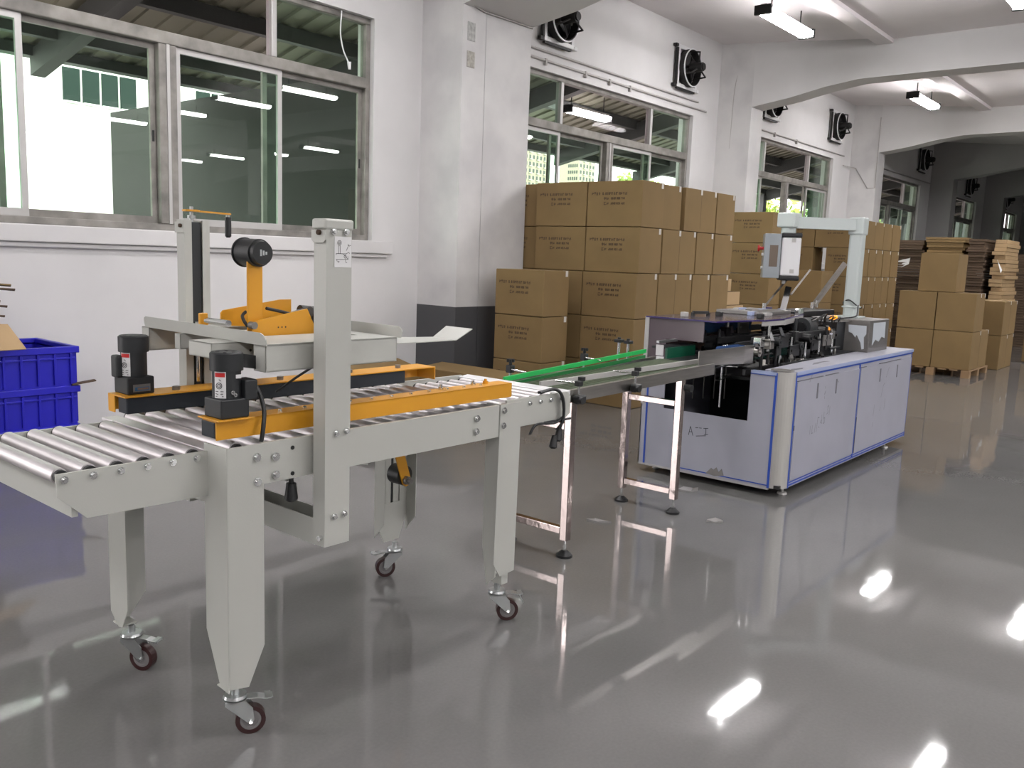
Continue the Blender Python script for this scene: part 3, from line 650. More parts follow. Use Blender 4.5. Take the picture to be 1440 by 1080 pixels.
MB().bar((1.29, 2.055, 1.052), (1.368, 2.055, 1.038), 0.02, 0.036, (0, 0, 1)).cyl((1.368, 2.045, 1.036), (1.368, 2.065, 1.036), 0.019, 18).cyl((1.368, 2.040, 1.036), (1.368, 2.045, 1.036), 0.004, 8).build('belt_tensioner', BLK, se)
# lower tape head under the table
MB().prism([(2.055, 0.72), (2.10, 0.72), (2.165, 0.525), (2.160, 0.505), (2.140, 0.500), (2.125, 0.512)], 'y', 2.30, 2.305).build('lower_arm', YEL, se)
MB().cyl((2.142, 2.308, 0.540), (2.142, 2.365, 0.540), 0.037, 24).build('lower_reel', BLK, se)
MB().cyl((2.140, 2.27, 0.525), (2.140, 2.30, 0.525), 0.010, 12).cyl((2.140, 2.285, 0.525), (2.140, 2.30, 0.525), 0.017, 6).build('hex_nut', STEELG, se)
MB().box(1.60, 2.05, 2.20, 2.45, 0.735, 0.75).box(1.34, 1.60, 2.12, 2.60, 0.725, 0.733).build('under_tray', CREAM, se)
for x in (1.345, 1.63): MB().prism([(x, 0.722), (x+0.10, 0.722), (x+0.09, 0.700)], 'y', 2.02, 2.06).build('gusset', CREAM, se)
# cables
def cable(pts, r=0.005, name='cable', par=se, n=30): return MB().tube(bez(pts, n), r).build(name, BLK, par)
cable([(1.315, 2.045, 0.995), (1.335, 2.03, 0.975), (1.345, 2.012, 0.92), (1.335, 2.00, 0.87), (1.328, 2.0, 0.832)], 0.006)
cable([(1.528, 2.27, 1.170), (1.60, 2.28, 1.155), (1.67, 2.28, 1.135)], 0.005)
cable([(1.53, 2.31, 1.10), (1.60, 2.31, 1.135), (1.68, 2.32, 1.155), (1.74, 2.34, 1.16)], 0.005)
cable([(1.478, 2.30, 1.16), (1.465, 2.30, 1.145), (1.475, 2.29, 1.118), (1.50, 2.29, 1.105)], 0.005)
cable([(1.70, 2.24, 1.15), (1.715, 2.22, 1.12), (1.712, 2.21, 1.09)], 0.006)
cable([(1.60, 2.10, 1.02), (1.58, 2.20, 0.96), (1.57, 2.28, 0.91)], 0.004)
cable([(1.67, 2.10, 1.02), (1.665, 2.12, 0.96), (1.66, 2.11, 0.90)], 0.004)
cable([(1.655, 2.11, 0.91), (1.64, 2.12, 0.87), (1.63, 2.11, 0.825)], 0.005)
cable([(2.60, 2.05, 0.838), (2.66, 2.03, 0.848), (2.70, 2.022, 0.82), (2.715, 2.02, 0.74), (2.69, 2.03, 0.66)], 0.006)
cable([(2.60, 2.06, 0.838), (2.68, 2.035, 0.846), (2.72, 2.028, 0.80), (2.725, 2.03, 0.72), (2.70, 2.04, 0.68)], 0.006)
cable([(2.73, 2.03, 0.735), (2.66, 2.02, 0.718), (2.56, 2.03, 0.722), (2.52, 2.03, 0.69)], 0.005)
cable([(2.80, 2.05, 0.715), (2.70, 2.03, 0.722), (2.62, 2.04, 0.72)], 0.005)
for x, z in ((2.672, 0.665), (2.702, 0.690)): MB().cyl((x+0.003, 2.03, z), (x-0.004, 2.03, z-0.045), 0.010, 12, 0.017).cyl((x-0.004, 2.03, z-0.045), (x-0.005, 2.03, z-0.052), 0.017, 12, 0.010).build('plug', BLK, se)
# ================================================================== LINK CONVEYOR
cv = thing('chain_conveyor', (3.6, 2.4, 0), 'low stainless chain conveyor with green guide rail between the two machines', 'conveyor')
def zc(x): return 0.780+(x-3.0)*0.018
for y in (2.198, 2.575):
    m = MB().add([(2.99, y, zc(2.99)-0.052), (4.42, y, zc(4.42)-0.060), (4.42, y, zc(4.42)), (2.99, y, zc(2.99)), (2.99, y+0.004, zc(2.99)-0.052), (4.42, y+0.004, zc(4.42)-0.060), (4.42, y+0.004, zc(4.42)), (2.99, y+0.004, zc(2.99))],
                 [(3, 2, 1, 0), (4, 5, 6, 7), (0, 1, 5, 4), (1, 2, 6, 5), (2, 3, 7, 6), (3, 0, 4, 7)])
    m.bar((2.99, y+0.010, zc(2.99)), (4.42, y+0.010, zc(4.42)), 0.022, 0.004)
    m.build('side_frame', STL, cv)
n = 46
for k in range(n):
    x = 2.97+k*(1.44/n)
    MB().bbox(x, x+1.44/n-0.003, 2.235, 2.54, zc(x)-0.014, zc(x)-0.004, 0.002).build('chain_slat', GREENB, cv)
MB().bar((2.99, 2.31, zc(2.99)+0.024), (4.50, 2.285, zc(4.5)+0.006), 0.012, 0.024).build('guide_rail', ALUL, cv)
MB().bar((2.93, 2.468, 0.812), (4.30, 2.575, 0.848), 0.012, 0.021).build('green_guide_rail', GREEN, cv)
MB().bar((2.95, 2.50, 0.775), (4.32, 2.59, 0.812), 0.010, 0.020).build('green_guide_rail', mat('shaded_green_plastic', (0.01, 0.17, 0.04), 0.4), cv)  # lower strip: dark shading below the green rail, put into its colour
def stand(x):
    for (y0, y1, zt) in ((2.224, 2.262, 0.735), (2.555, 2.593, 0.720)):
        MB().bbox(x-0.019, x+0.019, y0, y1, 0.078, zt, 0.003).build('leg', STLP, cv)
        yc = (y0+y1)/2
        f = MB().cyl((x, yc, 0.0), (x, yc, 0.012), 0.038, 24).cyl((x, yc, 0.012), (x, yc, 0.032), 0.036, 24, 0.012).build('foot', BLK, cv)
        MB().cyl((x, yc, 0.03), (x, yc, 0.078), 0.007, 10).build('threaded_stud', CHR, f, base=BASE[cv.name])
    MB().bbox(x-0.017, x+0.017, 2.262, 2.555, 0.105, 0.138, 0.003).build('crossbar', STLP, cv)
    MB().bbox(x-0.017, x+0.017, 2.262, 2.555, 0.590, 0.622, 0.003).build('crossbar', STLP, cv)
stand(3.135); stand(4.128)
def knob_post(x, y, z0, z1, side):
    MB().cyl((x, y, z0), (x, y, z1-0.02), 0.007, 10).build('bracket_rod', CHR, cv)
    MB().bbox(x-0.016, x+0.016, y-0.016, y+0.016, z1-0.055, z1-0.018, 0.004).build('clamp', BLK, cv)
    m = MB().cyl((x, y, z1-0.018), (x, y, z1), 0.008, 10)
    for k in range(5): m.cyl((x+0.013*math.cos(k*2*PI/5), y+0.013*math.sin(k*2*PI/5), z1-0.004), (x+0.013*math.cos(k*2*PI/5), y+0.013*math.sin(k*2*PI/5), z1+0.010), 0.007, 8)
    m.cyl((x, y, z1-0.004), (x, y, z1+0.010), 0.013, 12)
    m.build('star_knob', BLK, cv)
    MB().cyl((x-0.01, y, z1-0.036), (x+0.005, y+side*0.10, z1-0.046), 0.005, 8).build('guide_rod', CHR, cv)
knob_post(3.13, 2.60, 0.74, 0.866, -1); knob_post(3.745, 2.61, 0.75, 0.882, -1)
for x in (4.05, 4.145):
    MB().cyl((x, 2.595, 0.76), (x, 2.595, 0.905 if x > 4.1 else 0.918), 0.008, 10).build('bracket_rod', CHR, cv)
    zz = 0.905 if x > 4.1 else 0.918
    MB().bbox(x-0.022, x+0.022, 2.575, 2.615, zz-0.01, zz+0.008, 0.004).cyl((x, 2.595, zz), (x, 2.595, zz+0.018), 0.01, 10).build('clamp', BLK, cv)
for x, zt in ((3.105, 0.818), (3.57, 0.826)):
    MB().cyl((x, 2.186, zt-0.085), (x, 2.186, zt), 0.006, 10).build('bracket_rod', CHR, cv)
    MB().bbox(x-0.030, x+0.030, 2.160, 2.196, zt-0.095, zt-0.056, 0.008).cyl((x-0.02, 2.16, zt-0.076), (x-0.02, 2.145, zt-0.076), 0.016, 12).build('clamp', BLK, cv)
    MB().bbox(x-0.016, x+0.016, 2.172, 2.2, zt-0.018, zt+0.006, 0.004).build('clamp', BLK, cv)
    MB().cyl((x+0.02, 2.186, zt+0.004), (x+0.02, 2.186, zt+0.022), 0.017, 10).build('star_knob', BLK, cv)
    MB().cyl((x, 2.186, zt-0.004), (x-0.02, 2.30, zt-0.004), 0.005, 8).build('guide_rod', CHR, cv)
MB().cyl((4.1, 2.20, 0.70), (4.1, 2.16, 0.70), 0.02, 14).build('motor_stub', BLK, cv)

# ================================================================== CASE PACKER
pk = thing('case_packer', (6.05, 2.42, 0), 'long case packing machine wrapped in blue-edged film with open mechanism', 'packing machine')
PX0, PX1, PY0, PY1, PZ0, PZ1 = 4.845, 7.27, 1.93, 2.91, 0.055, 0.75
r = 0.085
pts = [(PX0, PY0+r)]+[(PX0+r-r*math.cos(t), PY0+r-r*math.sin(t)) for t in [PI/2*i/8 for i in range(1, 8)]]+[(PX0+r, PY0), (PX0+r, PY0+0.02), (PX0+0.02, PY0+r)]
MB().prism(pts, 'z', PZ0, PZ1-0.004).build('corner_post', SAT, pk)
pts2 = [(PX1, PY0+0.04)]+[(PX1-0.04+0.04*math.cos(t), PY0+0.04-0.04*math.sin(t)) for t in [PI/2*i/6 for i in range(1, 6)]]+[(PX1-0.04, PY0), (PX1-0.04, PY0+0.02), (PX1-0.02, PY0+0.04)]
MB().prism(pts2, 'z', PZ0, PZ1-0.004).build('corner_post', FILM, pk)
yo0, yo1, zo = 2.175, 2.744, 0.434
m = MB().prism([(PY0+r, PZ0), (PY1, PZ0), (PY1, 0.742), (yo1, 0.742), (yo1, zo), (yo0, zo), (yo0, 0.742), (PY0+r, 0.742)], 'x', PX0, PX0+0.006)
m.build('end_panel', FILM, pk)
MB().prism([(yo0-0.004, 0.742), (PY0+r, 0.742), (PY0+r, 0.725), (yo0-0.004, 0.725)], 'x', PX0-0.004, PX0+0.03).build('rim_strip', FILML, pk)
for (ya, yb, za, zb) in ((PY0+r-0.006, PY0+r+0.008, PZ0, 0.74), (PY1-0.05, PY1-0.038, PZ0, 0.74), (yo0, PY0+r, 0.720, 0.727), (PY0+r, 2.60, PZ0+0.012, PZ0+0.018)):
    MB().box(PX0-0.003, PX0-0.0005, min(ya, yb), max(ya, yb), za, zb).build('film_edge', FILMB, pk)
MB().box(PX0-0.001, PX0+0.02, PY0+r, PY1, PZ0-0.012, PZ0).build('bottom_rail', ALUL, pk)
# torn film patch at the bottom of the end
m = MB(); tp = [(2.36, 0.062), (2.30, 0.075), (2.315, 0.115), (2.335, 0.092), (2.35, 0.118), (2.37, 0.100), (2.385, 0.108), (2.42, 0.07)]
m.add([(PX0-0.0035, y, z) for y, z in tp]+[(PX0-0.001, y, z) for y, z in tp], [tuple(range(8)), tuple(range(8, 16))[::-1]]+[(i, (i+1) % 8, 8+(i+1) % 8, 8+i) for i in range(8)])
m.build('torn_patch', STEELG, pk)
# handwriting on the end panel (reads A---I, underlined)
m = MB()
L = [[(0.0, 0.0), (0.010, 0.055), (0.030, 0.0)], [(0.004, 0.02), (0.024, 0.022)], [(0.045, 0.052), (0.062, 0.054)], [(0.070, 0.054), (0.086, 0.055)], [(0.100, 0.056), (0.130, 0.060)], [(0.116, 0.058), (0.118, 0.020)], [(0.106, 0.018), (0.132, 0.022)], [(0.052, 0.000), (0.118, 0.012)]]
strokes(m, L, (PX0-0.0012, 2.555, 0.290), (0, -1, 0), (0, 0, 1), 0.0036, (0, 0, 0))
m.build('handwriting', INKB, pk)['kind'] = 'stuff'
# long side: frame with two doors
yb = PY0
MB().box(PX0+r, PX1-0.04, yb+0.004, yb+0.02, PZ0, PZ1-0.006).build('side_frame', FILM, pk)
doors = ((4.948, 6.020), (6.055, 7.225))
for a, b in doors:
    d = MB().bbox(a, b, yb-0.004, yb+0.0035, 0.098, 0.688, 0.0015).build('side_door', FILM, pk)
    for fx in ((0.30, 0.60) if a < 5.5 else (0.36, 0.70)):
        x = a+(b-a)*fx
        MB().bbox(x-0.011, x+0.011, yb-0.0058, yb-0.004, 0.56, 0.655, 0.001).build('lift_slot', INKG, d, base=BASE[pk.name])
m = MB()
for (xa, xb, za, zb) in ((PX0+r-0.006, PX0+r+0.008, PZ0, 0.745), (PX0+r, PX1-0.02, 0.716, 0.724), (PX0+r, PX1-0.02, 0.066, 0.073), (6.030, 6.044, 0.075, 0.715), (PX1-0.035, PX1-0.026, PZ0, 0.74), (PX0+r, PX1-0.02, 0.084, 0.088)):
    MB().box(xa, xb, yb-0.0015, yb+0.0038, za, zb).build('film_edge', FILMB, pk)
MB().box(PX0+r, PX1, yb-0.003, yb+0.004, 0.728, 0.748).build('rim_strip', FILML, pk)
for a, b in ((4.95, 5.35), (5.40, 5.62), (6.06, 6.16), (6.45, 6.80), (6.83, 6.95)):
    MB().box(a, b, yb-0.005, yb+0.003, 0.690, 0.694).build('torn_film_edge', INKG, pk)
for a, z0_, z1_ in ((6.046, 0.10, 0.35), (4.944, 0.40, 0.43), (7.222, 0.1, 0.16)): MB().box(a, a+0.006, yb-0.005, yb+0.003, z0_, z1_).build('torn_film_edge', INKG, pk)
m = MB()
L = [[(0, 0.0), (0.0, 0.05)], [(0.035, 0.05), (0.03, 0.0), (0.05, 0.003)], [(0.075, 0.0), (0.085, 0.06)], [(0.105, 0.0), (0.115, 0.09), (0.14, 0.088)], [(0.14, 0.03), (0.15, 0.022)], [(0.185, 0.07), (0.165, 0.055), (0.185, 0.045), (0.18, 0.10)], [(0.215, 0.115), (0.215, 0.04), (0.235, 0.045), (0.235, 0.075), (0.215, 0.075)], [(0.265, 0.14), (0.285, 0.15), (0.272, 0.125), (0.285, 0.105), (0.262, 0.095)], [(0.31, 0.14), (0.305, 0.085)]]
L += [[(0.20, 0.20), (0.198, 0.215)], [(0.205, 0.24), (0.192, 0.225), (0.205, 0.25)], [(0.20, 0.265), (0.198, 0.28)], [(-0.07, 0.33), (-0.04, 0.37)], [(0.40, 0.30), (0.43, 0.285)]]
strokes(m, L, (5.20, yb-0.0045, 0.345), (1, 0, 0), (0, 0, 1), 0.004, (0, 0, 0))
strokes(m, [[(0, 0), (0.01, 0.08)], [(0.14, 0.12), (0.17, 0.2), (0.2, 0.22)], [(0.22, 0.26), (0.27, 0.33)], [(0.24, 0.02), (0.245, 0.10)], [(0.0, -0.08), (0.01, -0.05)], [(0.14, 0.02), (0.15, 0.05)]], (6.40, yb-0.0045, 0.32), (1, 0, 0), (0, 0, 1), 0.004, (0, 0, 0))
m.build('handwriting', INKG, pk)['kind'] = 'stuff'
# top rim, rear and inner walls, deck
MB().prism([(PX0+0.03, PY0+0.09), (PX0+r, PY0), (PX1, PY0), (PX1, 2.16), (5.5, 2.13), (PX0+0.03, 2.10)], 'z', PZ1-0.005, PZ1).build('top_rim', FILM, pk)
MB().cyl((4.93, 2.015, PZ1), (4.93, 2.015, PZ1+0.002), 0.07, 24).build('corner_cap', STL, pk)
MB().prism([(5.40, 2.02), (5.48, 2.015), (5.60, 2.03), (5.70, 2.02), (5.66, 2.045), (5.50, 2.05)], 'z', PZ1, PZ1+0.0015).build('peeled_patch', INKG, pk)
MB().prism([(4.95, 1.98), (5.10, 1.965), (5.15, 1.98), (5.02, 2.0)], 'z', PZ1+0.002, PZ1+0.0035).build('peeled_patch', INKG, pk)
MB().box(PX0, PX1, PY1-0.006, PY1, PZ0, PZ1).build('rear_panel', FILM, pk)
MB().box(PX1-0.006, PX1, PY0+0.04, PY1, PZ0, PZ1).build('end_panel', FILM, pk)
MB().box(PX0+0.006, PX1-0.006, PY0+0.02, PY1-0.006, PZ0, PZ0+0.02).build('base_plate', DKM, pk)
MB().box(PX0+0.45, PX1-0.01, 2.17, 2.19, 0.08, 0.745).box(PX0+0.95, PX0+0.97, 2.19, 2.90, 0.08, 0.62).build('inner_wall', BLKM, pk)
MB().box(PX0+0.55, PX1-0.01, 2.19, 2.90, 0.60, 0.62).build('deck', BLKM, pk)
MB().box(PX0+0.10, PX0+0.11, 2.70, 2.90, 0.44, 0.74).build('inner_wall', BLKM, pk)
for x, y in ((4.99, 1.985), (4.99, 2.85), (6.94, 1.985), (6.94, 2.85)):
    MB().cyl((x, y, 0), (x, y, 0.012), 0.03, 16, 0.026).cyl((x, y, 0.012), (x, y, PZ0), 0.009, 10).build('foot', ALUL, pk)
# control cabinet with half-peeled film
MB().bbox(6.577, 7.02, 2.06, 2.50, PZ1, 0.985, 0.004).build('control_cabinet', STEELG, pk)
def patch(pl, pts, c, name='film_patch', mt=None):
    k = len(pts); vs = []
    for off in (0.0006, 0.0018):
        for a, b in pts: vs.append({'x': (c-off, a, b), 'y': (a, c-off, b)}[pl])
    MB().add(vs, [tuple(range(k)), tuple(range(k, 2*k))[::-1]]+[(i, (i+1) % k, k+(i+1) % k, k+i) for i in range(k)]).build(name, mt or mat('pale_torn_film', (0.52, 0.56, 0.60), 0.4), pk)
patch('x', [(2.215, 0.945), (2.085, 0.945), (2.082, 0.885), (2.098, 0.86), (2.09, 0.775), (2.107, 0.77), (2.118, 0.82), (2.125, 0.83), (2.15, 0.875), (2.16, 0.855), (2.185, 0.885), (2.21, 0.89)], 6.577)
patch('y', [(6.65, 0.965), (6.93, 0.965), (6.94, 0.84), (6.86, 0.855), (6.80, 0.82), (6.72, 0.84), (6.655, 0.80)], 2.06)
# operator panel on a swan neck
MB().bbox(6.80, 6.90, 2.25, 2.35, 0.985, 1.66, 0.018).build('swan_neck_post', PWHT, pk)
MB().bbox(6.765, 6.935, 2.215, 2.385, 0.985, 0.997, 0.003).build('post_flange', PWHT, pk)
MB().bbox(6.793, 6.907, 2.243, 2.357, 1.06, 1.072, 0.004).build('post_band', PWHT, pk)
MB().bbox(6.792, 6.908, 2.242, 2.358, 1.61, 1.742, 0.012).build('elbow_box', PWHT, pk)
MB().bar((6.82, 2.33, 1.685), (6.50, 2.66, 1.685), 0.09, 0.085).build('swan_neck_arm', PWHT, pk)
MB().bbox(6.40, 6.54, 2.62, 2.76, 1.645, 1.755, 0.012).cyl((6.47, 2.69, 1.60), (6.47, 2.69, 1.65), 0.055, 20).build('pivot_head', PWHT, pk)
HM = Matrix.Translation((6.47, 2.70, 1.44)) @ Matrix.Rotation(math.radians(28), 4, 'Z')
# box local: +y is the screen side turned to the wall, -x faces the camera
MB().bbox(-0.09, 0.09, -0.10, 0.04, -0.155, 0.130, 0.010, HM).build('panel_housing', WHTM, pk)
MB().bbox(-0.094, 0.094, -0.104, 0.044, 0.130, 0.165, 0.010, HM).build('housing_cap', BLK, pk)
MB().bbox(-0.094, 0.094, -0.104, 0.044, -0.190, -0.155, 0.010, HM).build('housing_cap', BLK, pk)
MB().bbox(-0.105, 0.10, 0.045, 0.165, -0.175, 0.155, 0.004, HM).build('panel_frame', mat('panel_grey', (0.33, 0.36, 0.38), 0.3, 0.3), pk)
MB().box(-0.1065, -0.1052, 0.065, 0.125, -0.09, 0.07, HM).build('cover_plate', mat('brown_reflective_sheet', (0.16, 0.125, 0.10), 0.25), pk)
for z in (-0.135, 0.095): MB().bbox(-0.0925, -0.0905, -0.06, -0.03, z, z+0.03, 0.0005, HM).build('screw_recess', ALUL, pk)
MB().cyl(HM @ Vector((-0.03, 0.165, 0.045)), HM @ Vector((-0.03, 0.195, 0.045)), 0.012, 12).cyl(HM @ Vector((-0.03, 0.195, 0.045)), HM @ Vector((-0.03, 0.208, 0.045)), 0.024, 16).build('emergency_stop', RED, pk)
for z in (0.0, -0.10): MB().cyl(HM @ Vector((-0.03, 0.165, z)), HM @ Vector((-0.03, 0.178, z)), 0.012, 12).build('push_button', WHTM, pk)
MB().cyl(HM @ Vector((-0.02, 0.0, -0.19)), HM @ Vector((-0.02, 0.0, -0.215)), 0.014, 12).build('cable_gland', WHTM, pk)
MB().tube(bez([(6.79, 2.23, 1.08), (6.70, 2.20, 1.03), (6.62, 2.19, 1.005), (6.5, 2.25, 0.99)]), 0.006).build('cable', BLK, pk)
MB().tube(bez([(6.79, 2.24, 1.08), (6.78, 2.30, 1.12), (6.86, 2.37, 1.09), (6.92, 2.33, 1.06), (6.91, 2.24, 1.06)]), 0.005).build('cable', BLK, pk)
MB().bbox(6.33, 6.39, 2.235, 2.275, 0.985, 1.015, 0.006).cyl((6.36, 2.235, 1.0), (6.36, 2.228, 1.0), 0.008, 10).build('orange_switch', ORG, pk)
# acrylic guards
MB().box(4.848, 4.855, 2.50, 2.885, 0.875, 1.000).box(4.848, 4.855, 2.76, 2.885, 0.60, 0.875).build('guard_sheet', ACR, pk)
MB().bbox(4.842, 4.862, 2.885, 2.915, 0.44, 1.008, 0.003).build('guard_post', ALUL, pk)
MB().box(4.85, 6.40, 2.898, 2.905, 0.75, 1.0).build('guard_sheet', ACR, pk)
lid = [(4.845, 2.91), (4.845, 2.42), (5.16, 2.38), (5.30, 2.32), (5.62, 2.32), (6.35, 2.48), (6.35, 2.91)]
MB().prism(lid, 'z', 1.003, 1.009).build('guard_lid', ACR, pk)
m = MB()
for (a, b) in zip(lid[:-2], lid[1:-1]):
    if a[1] > 2.9 and b[1] < 2.6: MB().bar((a[0]-0.002, a[1], 1.006), (b[0]-0.002, b[1], 1.006), 0.003, 0.009).build('lid_edge', PURP, pk)
    else: MB().bar((a[0], a[1]-0.003, 1.006), (b[0], b[1]-0.003, 1.006), 0.003, 0.009).build('lid_edge', PURP, pk)
for x, y in ((5.05, 2.75), (5.36, 2.66), (5.47, 2.42), (5.9, 2.7)): MB().bbox(x-0.02, x+0.02, y-0.02, y+0.02, 1.009, 1.040, 0.004).build('lid_hinge', BLK if x > 5.1 else ALUL, pk)
MB().bar((5.24, 2.79, 1.03), (5.34, 2.73, 1.03), 0.02, 0.02).bar((5.24, 2.79, 1.009), (5.24, 2.79, 1.03), 0.02, 0.02, (0, 1, 0)).bar((5.34, 2.73, 1.009), (5.34, 2.73, 1.03), 0.02, 0.02, (0, 1, 0)).build('lid_handle', BLK, pk)
# infeed throat: pale end plates, green belt plate, bent steel side plate
MB().bbox(4.655, 4.663, 2.665, 2.715, 0.788, 0.853, 0.001).build('end_plate', WHTM, pk)
MB().bbox(4.655, 4.663, 2.66, 2.71, 0.715, 0.782, 0.001).build('end_plate', WHTM, pk)
MB().box(4.665, 5.02, 2.640, 2.655, 0.722, 0.836).build('green_plate', GREENB if False else GREEND, pk)
MB().box(4.665, 5.05, 2.655, 2.75, 0.830, 0.842).build('plate_cap', BLKM, pk)
MB().bbox(4.63, 4.86, 2.68, 2.70, 0.865, 0.880, 0.002).build('guide_bar', FORK, pk)
m = MB()
for (xa, za, xb, zb, ya, yb_) in ((4.235, 0.808, 4.80, 0.778, 2.203, 2.203), (4.80, 0.778, 4.95, 0.768, 2.203, 2.215)):
    vs = [(xa, ya, za), (xb, yb_, zb), (xb, yb_, 0.882), (xa, ya, 0.886)]; vs += [(p[0], p[1]+0.003, p[2]) for p in vs]
    m.add(vs, [(3, 2, 1, 0), (4, 5, 6, 7), (0, 1, 5, 4), (1, 2, 6, 5), (2, 3, 7, 6), (3, 0, 4, 7)])
m.build('trough_plate', STL, pk)
MB().prism([(4.42, 2.207), (4.95, 2.218), (5.03, 2.36), (4.75, 2.36)], 'z', 0.862, 0.868).build('blue_belt', mat('blue_belt', (0.012, 0.035, 0.10), 0.9, spec=0.1), pk)
MB().prism([(4.44, 2.21), (4.95, 2.222), (5.3, 2.60), (4.55, 2.6)], 'z', 0.776, 0.782).build('trough_floor', DKM, pk)
MB().cyl((4.80, 2.34, 0.755), (4.80, 2.34, 0.50), 0.006, 10).cyl((4.80, 2.34, 0.752), (4.80, 2.24, 0.757), 0.005, 8).build('hanging_rod', CHR, pk)
MB().bar((4.52, 2.23, 0.70), (4.85, 2.30, 0.70), 0.02, 0.006).build('bright_bar', CHR, pk)
for k in range(4): MB().cyl((5.1+k*0.05, 2.68-k*0.05, 0.70), (5.1+k*0.05, 2.68-k*0.05, 0.48), 0.003, 6).build('hanging_rod', STEELG, pk)
# blue film curtain below the lid
MB().box(5.20, 5.95, 2.70, 2.706, 0.90, 0.985).build('blue_film_sheet', mat('blue_film_sheet', (0.03, 0.10, 0.22), 0.3), pk)
MB().bar((5.62, 2.315, 0.985), (6.33, 2.47, 0.985), 0.006, 0.035).build('lid_rail', ALUL, pk)
MB().bar((5.30, 2.33, 0.985), (5.62, 2.315, 0.985), 0.006, 0.030).build('lid_rail', ALUL, pk)
# mechanism inside
rr = random.Random(5)
mats_ = [DKM, DKM, DKM, BLKM, STEELG, DKM, CHR, STL, BLKM, DKM, BLKM]
for k in range(150):
    x = 5.0+rr.random()*1.45; y = 2.22+rr.random()**1.6*0.6; z = 0.64+rr.random()*0.31; t = rr.randrange(6); mt = rr.choice(mats_)
    if x < 5.35 and y < 2.6: z = 0.79+rr.random()*0.12
    if t == 0: MB().cyl((x, y, z-0.08), (x, y, z+0.08), 0.010, 12).build('shaft', mt, pk)
    elif t == 1: MB().cyl((x-0.10, y, z), (x+0.10, y, z), 0.009, 10).build('guide_shaft', mt, pk)
    elif t == 2: MB().bbox(x-0.03, x+0.03, y-0.025, y+0.025, z-0.03, z+0.03, 0.004).build('bearing_block', mt, pk)
    elif t == 3: MB().cyl((x, y-0.03, z), (x, y+0.03, z), 0.028, 18).cyl((x, y-0.04, z), (x, y+0.04, z), 0.010, 10).build('pulley', mt, pk)
    elif t == 4: MB().bbox(x-0.08, x+0.08, y-0.006, y+0.006, z-0.04, z+0.035, 0.002).cyl((x-0.05, y-0.012, z), (x-0.05, y-0.004, z), 0.010, 10).build('side_bracket', mt, pk)
    else: MB().bar((x-0.08, y-0.05, z), (x+0.08, y+0.04, z+0.04), 0.02, 0.012).build('linkage_arm', mt, pk)
for y, z, mt in ((2.30, 0.70, DKM), (2.36, 0.86, BLKM), (2.48, 0.88, DKM), (2.62, 0.87, BLKM), (2.75, 0.90, STEELG), (2.26, 0.90, DKM), (2.55, 0.75, DKM)):
    MB().bbox(5.02, 6.45, y-0.012, y+0.012, z-0.02, z+0.02, 0.003).build('long_rail', mt, pk)
for x in (5.1, 5.32, 5.55, 5.8, 6.05, 6.3): MB().cyl((x, 2.23, 0.63), (x, 2.23, 0.90), 0.010, 12).cyl((x, 2.23, 0.66), (x, 2.23, 0.69), 0.018, 12).build('column', CHR if x > 5.4 else DKM, pk)
MB().box(5.15, 5.75, 2.335, 2.340, 0.76, 0.86).build('green_side_plate', mat('teal_glass_plate', (0.015, 0.06, 0.05), 0.2), pk)
MB().bbox(6.10, 6.36, 2.26, 2.50, 0.62, 0.93, 0.006).build('gearbox_cover', BLKM, pk)
MB().cyl((5.96, 2.33, 0.94), (6.10, 2.33, 0.94), 0.065, 24).build('drum_motor', BLKM, pk)
MB().cyl((5.945, 2.33, 0.94), (5.96, 2.33, 0.94), 0.035, 20).build('drum_hub', DKM, pk)
MB().box(6.40, 6.576, 2.24, 2.52, 0.76, 0.965).build('dark_cabinet', BLKM, pk)
MB().bbox(6.36, 6.60, 2.20, 2.205, 0.97, 0.978, 0.001).build('cabinet_trim', STEELG, pk)
for k in range(9):
    a = (6.0+rr.random()*0.3, 2.2+rr.random()*0.1, 0.98+rr.random()*0.03)
    MB().tube(bez([a, (a[0]+0.06, a[1]-0.02, a[2]+0.02), (a[0]+0.16, a[1]+0.02, a[2]-0.01), (a[0]+0.25, a[1]+0.05, a[2]-0.04)]), 0.005, 6).build('cable', BLK if k % 3 else STEELG, pk)
for k in range(14):
    x = 5.6+rr.random()*1.0; y = 2.5+rr.random()*0.35
    MB().bbox(x-0.05, x+0.05, y-0.015, y+0.015, 1.009, 1.02+rr.random()*0.03, 0.003).build('lid_clutter_block', rr.choice([CHR, BLK, ALUL, PURP, FILML]), pk)
# raised magazine arms
for p0, p1, w_, mt in (((6.22, 2.72, 1.06), (6.62, 2.70, 1.30), 0.014, STL), ((6.50, 2.70, 1.01), (6.58, 2.70, 1.20), 0.045, CHR), ((6.64, 2.70, 1.14), (6.99, 2.70, 1.335), 0.014, STL),
                       ((7.10, 2.70, 1.03), (7.55, 2.62, 1.40), 0.045, STL), ((7.05, 2.66, 1.04), (7.38, 2.60, 1.32), 0.012, STL)):
    MB().bar(p0, p1, w_, 0.010, (-0.9, -0.4, 0.0)).build('magazine_arm', mt, pk)
MB().bbox(6.42, 7.20, 2.55, 2.80, 0.75, 1.02, 0.004).build('magazine_base', DKM, pk)
for p in ((6.20, 2.72, 1.04), (7.04, 2.68, 1.035), (7.14, 2.68, 1.05)): MB().cyl((p[0], p[1], p[2]-0.02), (p[0], p[1], p[2]+0.04), 0.014, 12).build('bright_stud', CHR, pk)
MB().bbox(5.75, 6.30, 2.55, 2.88, 1.009, 1.035, 0.004).build('lid_channel', STEELG, pk)

